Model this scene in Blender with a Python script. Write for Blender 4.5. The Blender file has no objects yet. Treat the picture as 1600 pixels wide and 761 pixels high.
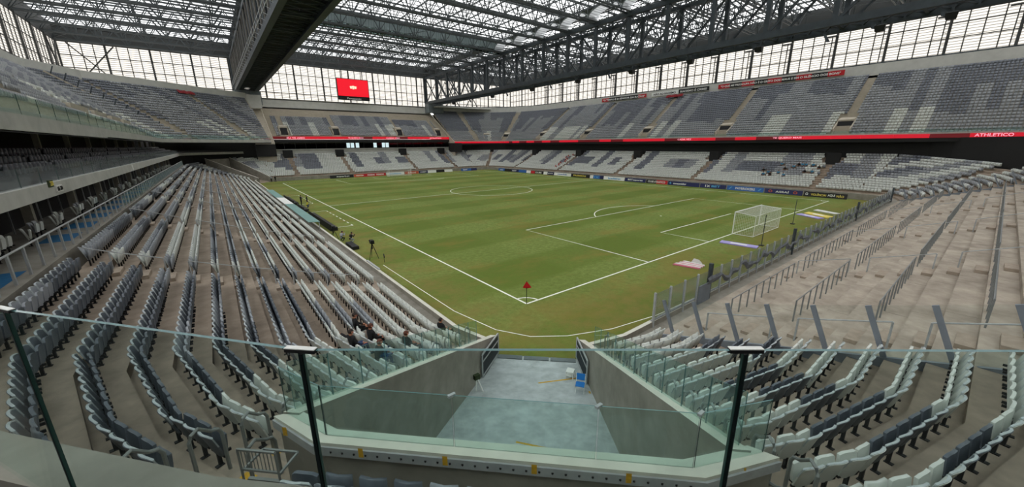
import bpy, math, random
import numpy as np
from mathutils import Vector, Matrix

random.seed(7)
rng = np.random.default_rng(11)
scene = bpy.context.scene
col = scene.collection

# ------------------------------------------------------------------ camera
FPX = 587.12
CAM = Vector((-14.547, -17.217, 10.035))
YAW, PITCH, ROLL = 0.6612, -0.2597, -0.0092
_f = Vector((math.cos(PITCH) * math.sin(YAW), math.cos(PITCH) * math.cos(YAW), math.sin(PITCH)))
_r = Vector((math.cos(YAW), -math.sin(YAW), 0))
_u = _r.cross(_f)
RIGHT = math.cos(ROLL) * _r + math.sin(ROLL) * _u
UP = -math.sin(ROLL) * _r + math.cos(ROLL) * _u
cam_data = bpy.data.cameras.new('camera')
cam_data.sensor_fit = 'HORIZONTAL'
cam_data.sensor_width = 36.0
cam_data.lens = 36.0 * FPX / 1600.0
cam_data.clip_start = 0.05
cam_data.clip_end = 1000
cam = bpy.data.objects.new('camera', cam_data)
cam.matrix_world = Matrix(((RIGHT.x, UP.x, -_f.x, CAM.x), (RIGHT.y, UP.y, -_f.y, CAM.y), (RIGHT.z, UP.z, -_f.z, CAM.z), (0, 0, 0, 1)))
col.objects.link(cam)
scene.camera = cam

# ------------------------------------------------------------------ overcast sky, light and exposure
world = bpy.data.worlds.new('overcast_sky')
scene.world = world
world.use_nodes = True
wn = world.node_tree.nodes
wl = world.node_tree.links
bg = wn['Background']
tc = wn.new('ShaderNodeTexCoord')
nz = wn.new('ShaderNodeTexNoise'); nz.inputs['Scale'].default_value = 2.2; nz.inputs['Detail'].default_value = 4
rp = wn.new('ShaderNodeValToRGB')
rp.color_ramp.elements[0].position = 0.3; rp.color_ramp.elements[0].color = (0.95, 0.945, 0.935, 1)
rp.color_ramp.elements[1].position = 0.7; rp.color_ramp.elements[1].color = (1.0, 0.985, 0.955, 1)
wl.new(tc.outputs['Generated'], nz.inputs['Vector']); wl.new(nz.outputs['Fac'], rp.inputs['Fac']); wl.new(rp.outputs['Color'], bg.inputs['Color'])
bg.inputs['Strength'].default_value = 3.7
scene.view_settings.view_transform = 'Standard'
scene.view_settings.look = 'None'
scene.view_settings.gamma = 1.0
scene.view_settings.use_curve_mapping = False
scene.view_settings.exposure = 0.0

# ------------------------------------------------------------------ materials
def lin(c):
    return tuple(((v / 255) / 12.92 if v / 255 <= 0.04045 else (((v / 255) + 0.055) / 1.055) ** 2.4) for v in c)

def pmat(name, rgb, rough=0.6, var=0.0, scale=3.0, metal=0.0, bump=0.0, rgb2=None, detail=6, stretch=None, spec=0.4):
    m = bpy.data.materials.new(name); m.use_nodes = True
    n = m.node_tree.nodes; l = m.node_tree.links
    b = n['Principled BSDF']
    b.inputs['Roughness'].default_value = rough
    b.inputs['Metallic'].default_value = metal
    b.inputs['Specular IOR Level'].default_value = spec
    c = lin(rgb)
    if var or rgb2:
        t = n.new('ShaderNodeNewGeometry'); mp = n.new('ShaderNodeMapping')
        if stretch: mp.inputs['Scale'].default_value = stretch
        nt = n.new('ShaderNodeTexNoise'); nt.inputs['Scale'].default_value = scale; nt.inputs['Detail'].default_value = detail
        nt.inputs['Roughness'].default_value = 0.65
        l.new(t.outputs['Position'], mp.inputs['Vector']); l.new(mp.outputs['Vector'], nt.inputs['Vector'])
        r = n.new('ShaderNodeValToRGB'); r.color_ramp.elements[0].position = 0.32; r.color_ramp.elements[1].position = 0.68
        if rgb2:
            c2 = lin(rgb2); r.color_ramp.elements[0].color = (*c2, 1); r.color_ramp.elements[1].color = (*c, 1)
        else:
            r.color_ramp.elements[0].color = (*(v * (1 - var) for v in c), 1); r.color_ramp.elements[1].color = (*(min(1, v * (1 + var)) for v in c), 1)
        l.new(nt.outputs['Fac'], r.inputs['Fac']); l.new(r.outputs['Color'], b.inputs['Base Color'])
        if bump:
            bp = n.new('ShaderNodeBump'); bp.inputs['Strength'].default_value = bump; bp.inputs['Distance'].default_value = 0.02
            l.new(nt.outputs['Fac'], bp.inputs['Height']); l.new(bp.outputs['Normal'], b.inputs['Normal'])
    else:
        b.inputs['Base Color'].default_value = (*c, 1)
    return m

def emat(name, rgb, strength=1.0):
    m = bpy.data.materials.new(name); m.use_nodes = True
    b = m.node_tree.nodes['Principled BSDF']
    b.inputs['Base Color'].default_value = (*(v * 0.2 for v in lin(rgb)), 1)
    b.inputs['Emission Color'].default_value = (*lin(rgb), 1)
    b.inputs['Emission Strength'].default_value = strength
    return m

def glass(name, tint, gloss=0.08, haze=0.0, haze_rgb=(190, 210, 205)):
    m = bpy.data.materials.new(name); m.use_nodes = True
    n = m.node_tree.nodes; l = m.node_tree.links
    n.remove(n['Principled BSDF'])
    out = n['Material Output']
    tr = n.new('ShaderNodeBsdfTransparent'); tr.inputs['Color'].default_value = (*tint, 1)
    gl = n.new('ShaderNodeBsdfGlossy'); gl.inputs['Roughness'].default_value = 0.03; gl.inputs['Color'].default_value = (0.9, 0.95, 0.95, 1)
    lw = n.new('ShaderNodeLayerWeight'); lw.inputs['Blend'].default_value = 0.25
    mu = n.new('ShaderNodeMath'); mu.operation = 'MULTIPLY'; mu.inputs[1].default_value = gloss * 3
    ad = n.new('ShaderNodeMath'); ad.operation = 'ADD'; ad.inputs[1].default_value = gloss * 0.4
    mx = n.new('ShaderNodeMixShader')
    l.new(lw.outputs['Fresnel'], mu.inputs[0]); l.new(mu.outputs[0], ad.inputs[0]); l.new(ad.outputs[0], mx.inputs[0])
    l.new(tr.outputs[0], mx.inputs[1]); l.new(gl.outputs[0], mx.inputs[2])
    last = mx
    if haze:
        df = n.new('ShaderNodeBsdfDiffuse'); df.inputs['Color'].default_value = (*lin(haze_rgb), 1)
        m2 = n.new('ShaderNodeMixShader'); m2.inputs[0].default_value = haze
        l.new(mx.outputs[0], m2.inputs[1]); l.new(df.outputs[0], m2.inputs[2]); last = m2
    l.new(last.outputs[0], out.inputs['Surface'])
    return m

def sheet_mat(name, clear, tint, axis, period, rib=0.5):
    """translucent ribbed plastic sheet: lets the sky through, with fine ribs"""
    m = bpy.data.materials.new(name); m.use_nodes = True
    n = m.node_tree.nodes; l = m.node_tree.links
    n.remove(n['Principled BSDF']); out = n['Material Output']
    g = n.new('ShaderNodeNewGeometry'); sp = n.new('ShaderNodeSeparateXYZ'); l.new(g.outputs['Position'], sp.inputs[0])
    mm = n.new('ShaderNodeMath'); mm.operation = 'DIVIDE'; mm.inputs[1].default_value = period; l.new(sp.outputs[axis], mm.inputs[0])
    fr = n.new('ShaderNodeMath'); fr.operation = 'FRACT'; l.new(mm.outputs[0], fr.inputs[0])
    gt = n.new('ShaderNodeMath'); gt.operation = 'GREATER_THAN'; gt.inputs[1].default_value = 0.72; l.new(fr.outputs[0], gt.inputs[0])
    mxc = n.new('ShaderNodeMix'); mxc.data_type = 'RGBA'
    mxc.inputs['A'].default_value = (*tint, 1); mxc.inputs['B'].default_value = (*(v * rib for v in tint), 1)
    l.new(gt.outputs[0], mxc.inputs['Factor'])
    tr = n.new('ShaderNodeBsdfTransparent'); l.new(mxc.outputs['Result'], tr.inputs['Color'])
    tl = n.new('ShaderNodeBsdfTranslucent'); l.new(mxc.outputs['Result'], tl.inputs['Color'])
    mx = n.new('ShaderNodeMixShader'); mx.inputs[0].default_value = 1 - clear
    l.new(tr.outputs[0], mx.inputs[1]); l.new(tl.outputs[0], mx.inputs[2]); l.new(mx.outputs[0], out.inputs['Surface'])
    return m

M = {}
M['tread'] = pmat('tread_concrete', (170, 155, 138), 0.85, 0.0, 1.1, bump=0.15, rgb2=(134, 121, 107), stretch=(1, 1, 1))
M['tread_pale'] = pmat('terrace_concrete', (184, 173, 158), 0.85, 0.0, 0.7, bump=0.15, rgb2=(136, 126, 113), detail=9)
M['terrace_step'] = pmat('step_concrete', (158, 145, 130), 0.85, 0.18, 3)
M['wall'] = pmat('wall_concrete', (152, 148, 138), 0.8, 0.0, 1.1, bump=0.1, rgb2=(124, 120, 110))
M['wall_pale'] = pmat('pale_concrete', (196, 196, 190), 0.8, 0.08, 0.6)
M['fascia'] = pmat('fascia_concrete', (178, 178, 172), 0.8, 0.12, 0.8)
M['coping'] = pmat('coping_concrete', (205, 205, 192), 0.8, 0.08, 2)
M['tunnel_floor'] = pmat('tunnel_floor_concrete', (196, 202, 204), 0.5, 0.0, 1.9, bump=0.1, rgb2=(158, 163, 163), stretch=(1, 1, 1), detail=11)
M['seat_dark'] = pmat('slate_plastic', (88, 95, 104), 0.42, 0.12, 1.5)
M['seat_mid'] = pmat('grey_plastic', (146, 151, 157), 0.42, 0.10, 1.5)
M['far_dark'] = pmat('far_slate_plastic', (118, 123, 132), 0.45, 0.1, 1.0)  # paler slate and grey for the distant seats
M['far_mid'] = pmat('far_grey_plastic', (152, 156, 160), 0.45, 0.08, 1.0)
M['box_dark'] = pmat('shaded_plastic', (50, 53, 57), 0.5)  # shade of the middle tier put into the seat colour
M['rim'] = pmat('worn_lit_rim', (176, 184, 186), 0.5, 0.1, 4)  # pale edge tone: caught light and wear put into the colour
M['seat_pale'] = pmat('pale_plastic', (208, 212, 206), 0.42, 0.06, 1.5)
M['black'] = pmat('black_plastic', (20, 21, 22), 0.6)
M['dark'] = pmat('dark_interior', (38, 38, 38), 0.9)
M['steel'] = pmat('galvanised_steel', (168, 172, 173), 0.42, 0.12, 5, metal=0.1)
M['steel_dark'] = pmat('dark_steel', (56, 64, 69), 0.55, 0.2, 0.8, metal=0.1)
M['steel_grey'] = pmat('grey_steel', (108, 116, 118), 0.55, 0.2, 0.8, metal=0.1)
M['truss'] = pmat('roof_steel', (64, 70, 72), 0.55, 0.2, 0.6, metal=0.1)
M['mullion'] = pmat('mullion_steel', (58, 60, 60), 0.6)
M['post_blue'] = pmat('blue_grey_steel', (118, 126, 134), 0.5, 0.1, 2)
M['rail_grey'] = pmat('dull_steel', (128, 132, 132), 0.5, 0.1, 2, metal=0.2)
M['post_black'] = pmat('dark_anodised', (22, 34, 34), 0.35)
M['tube'] = pmat('weathered_tube', (128, 132, 130), 0.4, 0.1, 5, metal=0.2)
M['white'] = pmat('white_paint', (232, 234, 230), 0.5)
M['line'] = pmat('line_paint', (236, 240, 226), 0.9, 0.06, 6)
M['net'] = pmat('net_cord', (225, 228, 222), 0.8)
M['red'] = pmat('red_print', (190, 24, 34), 0.5)
M['navy'] = pmat('navy_print', (26, 34, 84), 0.5)
M['blue'] = pmat('blue_print', (44, 98, 170), 0.5)
M['blue_floor'] = pmat('blue_paint', (20, 96, 140), 0.7, 0.15, 3)
M['orange'] = pmat('orange_print', (196, 92, 62), 0.5)
M['lilac'] = pmat('lilac_print', (170, 160, 220), 0.5, 0.15, 1.2)
M['yellow'] = pmat('yellow_print', (226, 206, 96), 0.5)
M['yellow_mark'] = pmat('worn_yellow_paint', (206, 160, 40), 0.8, 0.2, 20)
M['lightblue'] = pmat('light_blue_print', (96, 168, 214), 0.5)
M['black_print'] = pmat('black_print', (18, 18, 18), 0.5)
M['teal'] = pmat('teal_roof', (112, 152, 147), 0.5, 0.08, 1)
M['skin'] = pmat('skin', (176, 122, 96), 0.6)
M['hair'] = pmat('hair', (38, 26, 20), 0.6)
M['hair_red'] = pmat('auburn_hair', (86, 44, 26), 0.6)
M['cloth_black'] = pmat('black_cloth', (24, 24, 26), 0.9)
M['cloth_blue'] = pmat('denim', (46, 66, 104), 0.9)
M['cloth_cyan'] = pmat('cyan_cloth', (70, 130, 160), 0.9)
M['cloth_red'] = pmat('red_cloth', (176, 48, 42), 0.9)
M['cloth_white'] = pmat('white_cloth', (214, 214, 210), 0.9)
M['cloth_yellow'] = pmat('yellow_cloth', (200, 190, 70), 0.9)
M['chair_blue'] = pmat('blue_plastic', (30, 120, 200), 0.5)
M['led_red'] = emat('led_red', (205, 14, 40), 0.9)
M['led_dark'] = emat('led_dark_red', (96, 4, 16), 0.9)
M['led_text'] = emat('led_text', (255, 170, 190), 1.0)
M['screen'] = emat('screen_red', (244, 16, 40), 0.95)
M['screen_white'] = emat('screen_white', (255, 235, 200), 1.0)
M['lit_window'] = emat('lit_window', (214, 236, 240), 0.9)
M['glass'] = glass('clear_glass', (0.90, 0.96, 0.945), 0.04)
M['glass_green'] = glass('green_glass', (0.89, 0.962, 0.945), 0.05, 0.035, (170, 215, 205))
M['glass_clear'] = glass('clear_screen', (0.95, 0.972, 0.967), 0.02)
M['glass_edge'] = pmat('glass_edge', (96, 132, 134), 0.25, spec=0.6)
M['edge_dark'] = pmat('glass_edge_dark', (30, 62, 58), 0.3)
M['glass_dark'] = glass('dark_glass', (0.25, 0.30, 0.30), 0.12)
M['glass_fence'] = glass('fence_glass', (0.88, 0.90, 0.91), 0.04, 0.14, (170, 175, 178))
M['roof_sheet'] = sheet_mat('roof_sheet', 0.62, (0.80, 0.81, 0.82), 1, 0.77, 0.35)
M['wall_sheet'] = sheet_mat('wall_sheet', 0.60, (0.64, 0.625, 0.60), 2, 0.52, 0.5)
M['band_sheet'] = sheet_mat('band_sheet', 0.25, (0.42, 0.47, 0.47), 0, 0.66, 0.8)
M['arch_sheet'] = sheet_mat('arch_sheet', 0.4, (0.95, 0.97, 0.98), 1, 0.6)
M['tarp'] = pmat('grey_netting', (104, 108, 114), 0.9, 0.3, 3)
M['sign_green'] = pmat('green_print', (40, 54, 20), 0.6)

# grass: mown bands running along the goal line, worn dry patches
def grass():
    m = bpy.data.materials.new('pitch_grass'); m.use_nodes = True
    n = m.node_tree.nodes; l = m.node_tree.links
    b = n['Principled BSDF']; b.inputs['Roughness'].default_value = 0.9; b.inputs['Specular IOR Level'].default_value = 0.15
    g = n.new('ShaderNodeNewGeometry'); sp = n.new('ShaderNodeSeparateXYZ'); l.new(g.outputs['Position'], sp.inputs[0])
    def math_(op, a, bval=None):
        k = n.new('ShaderNodeMath'); k.operation = op
        l.new(a, k.inputs[0])
        if bval is not None:
            if isinstance(bval, (int, float)): k.inputs[1].default_value = bval
            else: l.new(bval, k.inputs[1])
        return k.outputs[0]
    def stripe(axis, per, off):
        a = math_('ADD', sp.outputs[axis], off); a = math_('DIVIDE', a, per); a = math_('FRACT', a)
        a = math_('SUBTRACT', a, 0.5); a = math_('ABSOLUTE', a); a = math_('SUBTRACT', a, 0.25); a = math_('MULTIPLY', a, 14.0)
        k = n.new('ShaderNodeClamp'); a = math_('ADD', a, 0.5); l.new(a, k.inputs['Value']); return k.outputs[0]
    s1 = stripe(1, 11.0, 0.0); s2 = stripe(0, 13.6, 3.0)
    def noise(scale, detail=6, rough=0.6):
        t = n.new('ShaderNodeTexNoise'); t.inputs['Scale'].default_value = scale; t.inputs['Detail'].default_value = detail; t.inputs['Roughness'].default_value = rough
        l.new(g.outputs['Position'], t.inputs['Vector']); return t.outputs['Fac']
    def mix(f, A, B):
        k = n.new('ShaderNodeMix'); k.data_type = 'RGBA'
        if isinstance(f, float): k.inputs['Factor'].default_value = f
        else: l.new(f, k.inputs['Factor'])
        for nm, v in (('A', A), ('B', B)):
            if isinstance(v, tuple): k.inputs[nm].default_value = (*lin(v), 1)
            else: l.new(v, k.inputs[nm])
        return k.outputs['Result']
    def ramp(f, p0, p1):
        k = n.new('ShaderNodeMapRange'); k.inputs['From Min'].default_value = p0; k.inputs['From Max'].default_value = p1; l.new(f, k.inputs['Value']); return k.outputs['Result']
    base = mix(s1, (94, 115, 43), (126, 143, 76))
    base2 = mix(s2, (92, 112, 44), (118, 136, 68))
    base = mix(0.35, base, base2)
    # the inside of the pitch is greener than the worn margins
    fine = noise(2.4, 8, 0.75); base = mix(ramp(fine, 0.35, 0.7), base, (94, 106, 44))
    mm = n.new('ShaderNodeMapping'); mm.inputs['Scale'].default_value = (0.09, 0.17, 0.1); l.new(g.outputs['Position'], mm.inputs['Vector'])
    t = n.new('ShaderNodeTexNoise'); t.inputs['Scale'].default_value = 1.0; t.inputs['Detail'].default_value = 7; t.inputs['Roughness'].default_value = 0.7; l.new(mm.outputs['Vector'], t.inputs['Vector'])
    dry = ramp(t.outputs['Fac'], 0.50, 0.62)
    dry = math_('MULTIPLY', dry, 0.45)
    base = mix(dry, base, (134, 116, 58))
    # margins beyond the lines
    mx = math_('MULTIPLY', sp.outputs[0], -0.35); my = math_('MULTIPLY', sp.outputs[1], -0.35)
    k = n.new('ShaderNodeMath'); k.operation = 'MAXIMUM'; l.new(mx, k.inputs[0]); l.new(my, k.inputs[1])
    kc = n.new('ShaderNodeClamp'); l.new(k.outputs[0], kc.inputs['Value'])
    mt = noise(0.5, 6, 0.7); mg = math_('MULTIPLY', kc.outputs[0], ramp(mt, 0.38, 0.62)); mg = math_('MULTIPLY', mg, 0.75)
    base = mix(mg, base, (124, 114, 62))
    l.new(base, b.inputs['Base Color'])
    bp = n.new('ShaderNodeBump'); bp.inputs['Strength'].default_value = 0.4; bp.inputs['Distance'].default_value = 0.03
    l.new(noise(14, 3), bp.inputs['Height']); l.new(bp.outputs['Normal'], b.inputs['Normal'])
    return m
M['grass'] = grass()

# ------------------------------------------------------------------ mesh helpers
def wmat(o):
    return o.matrix_basis.copy() if o.parent is None else wmat(o.parent) @ o.matrix_parent_inverse @ o.matrix_basis

def finish(name, me, parent=None, props=None):
    o = bpy.data.objects.new(name, me); col.objects.link(o)
    if parent is not None: o.parent = parent; o.matrix_parent_inverse = wmat(parent).inverted()
    if props:
        for k, v in props.items(): o[k] = v
    return o

class MB:
    def __init__(s): s.v = []; s.f = []; s.m = []
    def poly(s, pts, mi=0):
        i = len(s.v); s.v += [tuple(p) for p in pts]; s.f.append(tuple(range(i, i + len(pts)))); s.m.append(mi)
    def hexa(s, b, t, mi=0):
        """b, t: four bottom and four top corners, counter-clockwise from above"""
        i = len(s.v); s.v += [tuple(p) for p in b] + [tuple(p) for p in t]
        for q in ((3, 2, 1, 0), (4, 5, 6, 7), (0, 1, 5, 4), (1, 2, 6, 5), (2, 3, 7, 6), (3, 0, 4, 7)):
            s.f.append(tuple(i + k for k in q)); s.m.append(mi)
    def box(s, x0, x1, y0, y1, z0, z1, mi=0):
        s.hexa([(x0, y0, z0), (x1, y0, z0), (x1, y1, z0), (x0, y1, z0)], [(x0, y0, z1), (x1, y0, z1), (x1, y1, z1), (x0, y1, z1)], mi)
    def bar(s, p, q, w, h=None, mi=0):
        p = Vector(p); q = Vector(q); d = (q - p)
        if d.length < 1e-6: return
        d.normalize(); h = h or w
        a = d.cross(Vector((0, 0, 1)))
        if a.length < 1e-3: a = Vector((1, 0, 0))
        a.normalize(); b = a.cross(d); a *= w / 2; b *= h / 2
        s.hexa([p - a - b, p + a - b, q + a - b, q - a - b], [p - a + b, p + a + b, q + a + b, q - a + b], mi)
    def tube(s, pts, r, n=6, mi=0):
        pts = [Vector(p) for p in pts]; rings = []
        for i, p in enumerate(pts):
            d = (pts[min(i + 1, len(pts) - 1)] - pts[max(i - 1, 0)]).normalized()
            a = d.cross(Vector((0.13, 0.31, 0.94)))
            if a.length < 1e-3: a = d.cross(Vector((1, 0, 0)))
            a.normalize(); b = d.cross(a); k = len(s.v); rr = r[i] if isinstance(r, (list, tuple)) else r
            for j in range(n):
                t = 2 * math.pi * j / n; s.v.append(tuple(p + rr * (math.cos(t) * a + math.sin(t) * b)))
            rings.append(k)
        for i in range(len(rings) - 1):
            for j in range(n):
                s.f.append((rings[i] + j, rings[i] + (j + 1) % n, rings[i + 1] + (j + 1) % n, rings[i + 1] + j)); s.m.append(mi)
        s.f.append(tuple(rings[0] + j for j in range(n))[::-1]); s.m.append(mi)
        s.f.append(tuple(rings[-1] + j for j in range(n))); s.m.append(mi)
    def mesh(s, name, mats):
        me = bpy.data.meshes.new(name); me.from_pydata(s.v, [], s.f)
        for m in (mats if isinstance(mats, (list, tuple)) else [mats]): me.materials.append(M[m] if isinstance(m, str) else m)
        if any(s.m): me.polygons.foreach_set('material_index', s.m)
        me.update(); return me
    def build(s, name, mats, parent=None, **props):
        return finish(name, s.mesh(name, mats), parent, props)

def empty(name, loc=(0, 0, 0), rz=0.0, **props):
    o = bpy.data.objects.new(name, None); o.location = loc; o.rotation_euler = (0, 0, rz); o.empty_display_size = 0.2
    col.objects.link(o)
    for k, v in props.items(): o[k] = v
    return o

def place(name, me, loc, rz=0.0, parent=None, **props):
    o = finish(name, me, parent, props); o.location = loc; o.rotation_euler = (0, 0, rz); return o

def copy_tree(o, parent=None):
    c = o.copy(); col.objects.link(c)
    if parent is not None: c.parent = parent
    for ch in o.children: copy_tree(ch, c)
    return c

def px(p):
    """pixel of a world point in the 1600 x 761 frame, and its depth"""
    d = Vector(p) - CAM; z = d.dot(_f)
    if z <= 0.1: return None
    return 800 + FPX * d.dot(RIGHT) / z, 380.5 - FPX * d.dot(UP) / z, z

_txt = {}
def text_mesh(body, height, width, mat, bold=0.0):
    cu = bpy.data.curves.new('lettering', 'FONT'); cu.body = body; cu.align_x = 'CENTER'; cu.align_y = 'CENTER'; cu.size = 1.0; cu.extrude = 0.004; cu.offset = bold
    cu.resolution_u = 3
    ob = bpy.data.objects.new('lettering', cu); col.objects.link(ob)
    dg = bpy.context.evaluated_depsgraph_get()
    me = bpy.data.meshes.new_from_object(ob.evaluated_get(dg))
    bpy.data.objects.remove(ob); bpy.data.curves.remove(cu)
    n = len(me.vertices); a = np.empty(n * 3); me.vertices.foreach_get('co', a); a = a.reshape(-1, 3)
    w0 = np.ptp(a[:, 0]); h0 = np.ptp(a[:, 1]); a -= (a.max(0) + a.min(0)) / 2
    a[:, 0] *= width / max(w0, 1e-6); a[:, 1] *= height / max(h0, 1e-6); a[:, 2] *= 2
    me.vertices.foreach_set('co', a.ravel()); me.materials.clear(); me.materials.append(M[mat]); me.update()
    return me
def facing(loc, n):
    """matrix of a plate at loc whose local Z looks along the level direction n, local Y up"""
    z = Vector(n).normalized(); y = Vector((0, 0, 1)); x = y.cross(z)
    return Matrix(((x.x, y.x, z.x, loc[0]), (x.y, y.y, z.y, loc[1]), (x.z, y.z, z.z, loc[2]), (0, 0, 0, 1)))
def lettering(body, loc, n, height, width, mat, parent, bold=0.02, label=None):
    o = finish('lettering', text_mesh(body, height, width, mat, bold), parent)
    o.matrix_basis = facing(loc, n)
    if label: o['label'] = label
    return o
ORD = ['first', 'second', 'third', 'fourth', 'fifth', 'sixth', 'seventh', 'eighth', 'ninth', 'tenth', 'eleventh', 'twelfth', 'thirteenth', 'fourteenth', 'fifteenth', 'sixteenth', 'seventeenth', 'eighteenth', 'nineteenth', 'twentieth'] + [str(i) + ('st' if i % 10 == 1 else 'nd' if i % 10 == 2 else 'rd' if i % 10 == 3 else 'th') for i in range(21, 120)]
NUM = ['one', 'two', 'three', 'four', 'five', 'six', 'seven', 'eight', 'nine', 'ten', 'eleven', 'twelve', 'thirteen', 'fourteen', 'fifteen', 'sixteen', 'seventeen', 'eighteen']

# ================================================================== the ground and the field
S2 = math.sqrt(2)
def uv(u, v, z=0.0):
    """corner frame: u outward along the tunnel axis, v across it"""
    return ((-S2 * u + S2 * v + 1.45) / 2, (-S2 * u - S2 * v - 1.45) / 2, z)
def to_uv(x, y): return -(x + y) / S2, (x - y - 1.45) / S2

g = MB(); g.box(-70, 140, -70, 175, -0.6, -0.05)
g.build('ground', 'wall', kind='structure')
g = MB()
_c1 = uv(6.2, -3.2); _c2 = uv(6.2, 3.2)
g.poly([(-5.9, _c1[1] + (_c1[0] + 5.9), 0), (_c1[0] + 0, _c1[1], 0), (_c2[0], _c2[1], 0), (_c2[0] + (_c2[1] + 7.4), -7.4, 0), (73.9, -7.4, 0), (73.9, 112.35, 0), (-5.9, 112.35, 0)])
field = g.build('field', 'grass', kind='structure')

def line_strip(name, pts, w, label=None, closed=False):
    b = MB(); pts = [Vector((*p, 0)) for p in pts]; n = len(pts); L = []; Rr = []
    for i, p in enumerate(pts):
        a = pts[(i - 1) % n] if closed or i else p; c = pts[(i + 1) % n] if closed or i < n - 1 else p
        t = (c - a).normalized(); q = Vector((-t.y, t.x, 0)) * w / 2; L.append(p + q); Rr.append(p - q)
    for i in range(n if closed else n - 1):
        j = (i + 1) % n
        b.poly([(Rr[i].x, Rr[i].y, .006), (Rr[j].x, Rr[j].y, .006), (L[j].x, L[j].y, .006), (L[i].x, L[i].y, .006)])
    return b.build(name, 'line', field)
W = 0.14
line_strip('touchline', [(0, 0), (0, 105)], W); line_strip('touchline', [(68, 0), (68, 105)], W)
line_strip('goal_line', [(0, 0), (68, 0)], W); line_strip('goal_line', [(0, 105), (68, 105)], W)
line_strip('halfway_line', [(0, 52.5), (68, 52.5)], W)
line_strip('centre_circle', [(34 + 9.15 * math.cos(t * math.pi / 32), 52.5 + 9.15 * math.sin(t * math.pi / 32)) for t in range(64)], W, closed=True)
for s, o in ((1, 0), (-1, 105)):
    line_strip('penalty_area_line', [(13.84, o), (13.84, o + s * 16.5), (54.16, o + s * 16.5), (54.16, o)], W)
    line_strip('goal_area_line', [(24.84, o), (24.84, o + s * 5.5), (43.16, o + s * 5.5), (43.16, o)], W)
    a0 = math.acos(5.5 / 9.15)
    line_strip('penalty_arc', [(34 + 9.15 * math.sin(-a0 + 2 * a0 * i / 20), o + s * (11 + 9.15 * math.cos(-a0 + 2 * a0 * i / 20))) for i in range(21)], W)
    b = MB(); b.poly([(34 + .14 * math.cos(t * math.pi / 5), o + s * 11 + .14 * math.sin(t * math.pi / 5), .006) for t in range(10)]); b.build('penalty_spot', 'line', field)
for cx_, cy_, a in ((0, 0, 0), (68, 0, 90), (68, 105, 180), (0, 105, 270)):
    line_strip('corner_arc', [(cx_ + math.cos(math.radians(a + 9 * i)), cy_ + math.sin(math.radians(a + 9 * i))) for i in range(11)], .12)
for y0, y1 in ((33.0, 47.5), (57.5, 72)):      # technical areas: dashes and short returns
    y = y0
    while y < y1 - .5:
        line_strip('dash_line', [(-1.5, y), (-1.5, y + 1.0)], .12); y += 1.9
    line_strip('return_line', [(-1.5, y0), (-4.0, y0)], .12); line_strip('return_line', [(-1.5, y1), (-4.0, y1)], .12)
# hose / kerb line round the margin
line_strip('margin_line', [(-4.35, 14), (-4.2, 2), (-3.6, -1.6), (-2.6, -3.4), (-1.0, -4.6), (1.5, -5.6), (5, -6.2), (14, -6.5)], .06)

# ================================================================== lower bowl: rows as polylines
T = 0.845
def zfl(k): return 1.06 + .2285 * k + .00385 * k * k
def quad(k):
    """half of the near corner, from the long side: K1, K2, K3, axis point"""
    x = -7.78 - T * k; y1 = -2.0 - .19 * max(k, -2)
    K1 = Vector((x, y1)); K2 = K1 + 3.75 * Vector((math.sin(math.radians(14)), -math.cos(math.radians(14))))
    K3 = K2 + 3.2 * Vector((math.sin(math.radians(27)), -math.cos(math.radians(27))))
    d = Vector((math.sin(math.radians(40)), -math.cos(math.radians(40))))
    v3 = to_uv(*K3)[1]; dv = (d.x - d.y) / S2
    A = K3 + d * (-v3 / dv)
    if v3 > 0:
        d2 = (K3 - K2); v2 = to_uv(*K2)[1]; K3 = K2 + d2 * (-v2 / (v3 - v2)) * .98; A = K2 + d2 * (-v2 / (v3 - v2))
    return [K1, K2, K3, A]
def mir(p): return Vector((p.y + 1.45, p.x - 1.45))           # across the corner diagonal
def fy(p): return Vector((p.x, 105 - p.y))
def fx(p): return Vector((68 - p.x, p.y))
SC_FAR = 1.42
def ring(k):
    """closed run of (point, height factor): near-left corner, goal end, near-right, far side, far-right, far end, far-left, long side"""
    q = quad(k); h = [p for p in q]; m = [mir(p) for p in q][::-1]
    return dict(NLl=h, NLr=[mir(p) for p in q], NRb=[fx(mir(p)) for p in q], NRo=[fx(p) for p in q],
                FRo=[fx(fy(p)) for p in q], FRe=[fx(fy(mir(p))) for p in q], FLe=[fy(mir(p)) for p in q], FLl=[fy(p) for p in q])
def wall_v(u): return 2.0 + .1376 * (u - 6.3)                 # half width of the tunnel
def stair_v(u): return 4.3 + .2 * (u - 12.4)                  # where the seats stop beside the tunnel stairs
def clip_axis(path, lim):
    """cut a corner path where |v| falls below lim(u)"""
    out = [path[0]]
    for a, b in zip(path, path[1:]):
        ua, va = to_uv(*a); ub, vb = to_uv(*b)
        if abs(vb) >= lim(ub): out.append(b); continue
        lo, hi = 0.0, 1.0
        for _ in range(30):
            mid = (lo + hi) / 2; p = a.lerp(b, mid); uu, vv = to_uv(*p)
            if abs(vv) >= lim(uu): lo = mid
            else: hi = mid
        out.append(a.lerp(b, lo)); break
    while len(out) < len(path): out.append(out[-1])
    return out
def scaled(k, s): return 1.06 + (zfl(k) - 1.06) * s
NROW = 15
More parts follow.
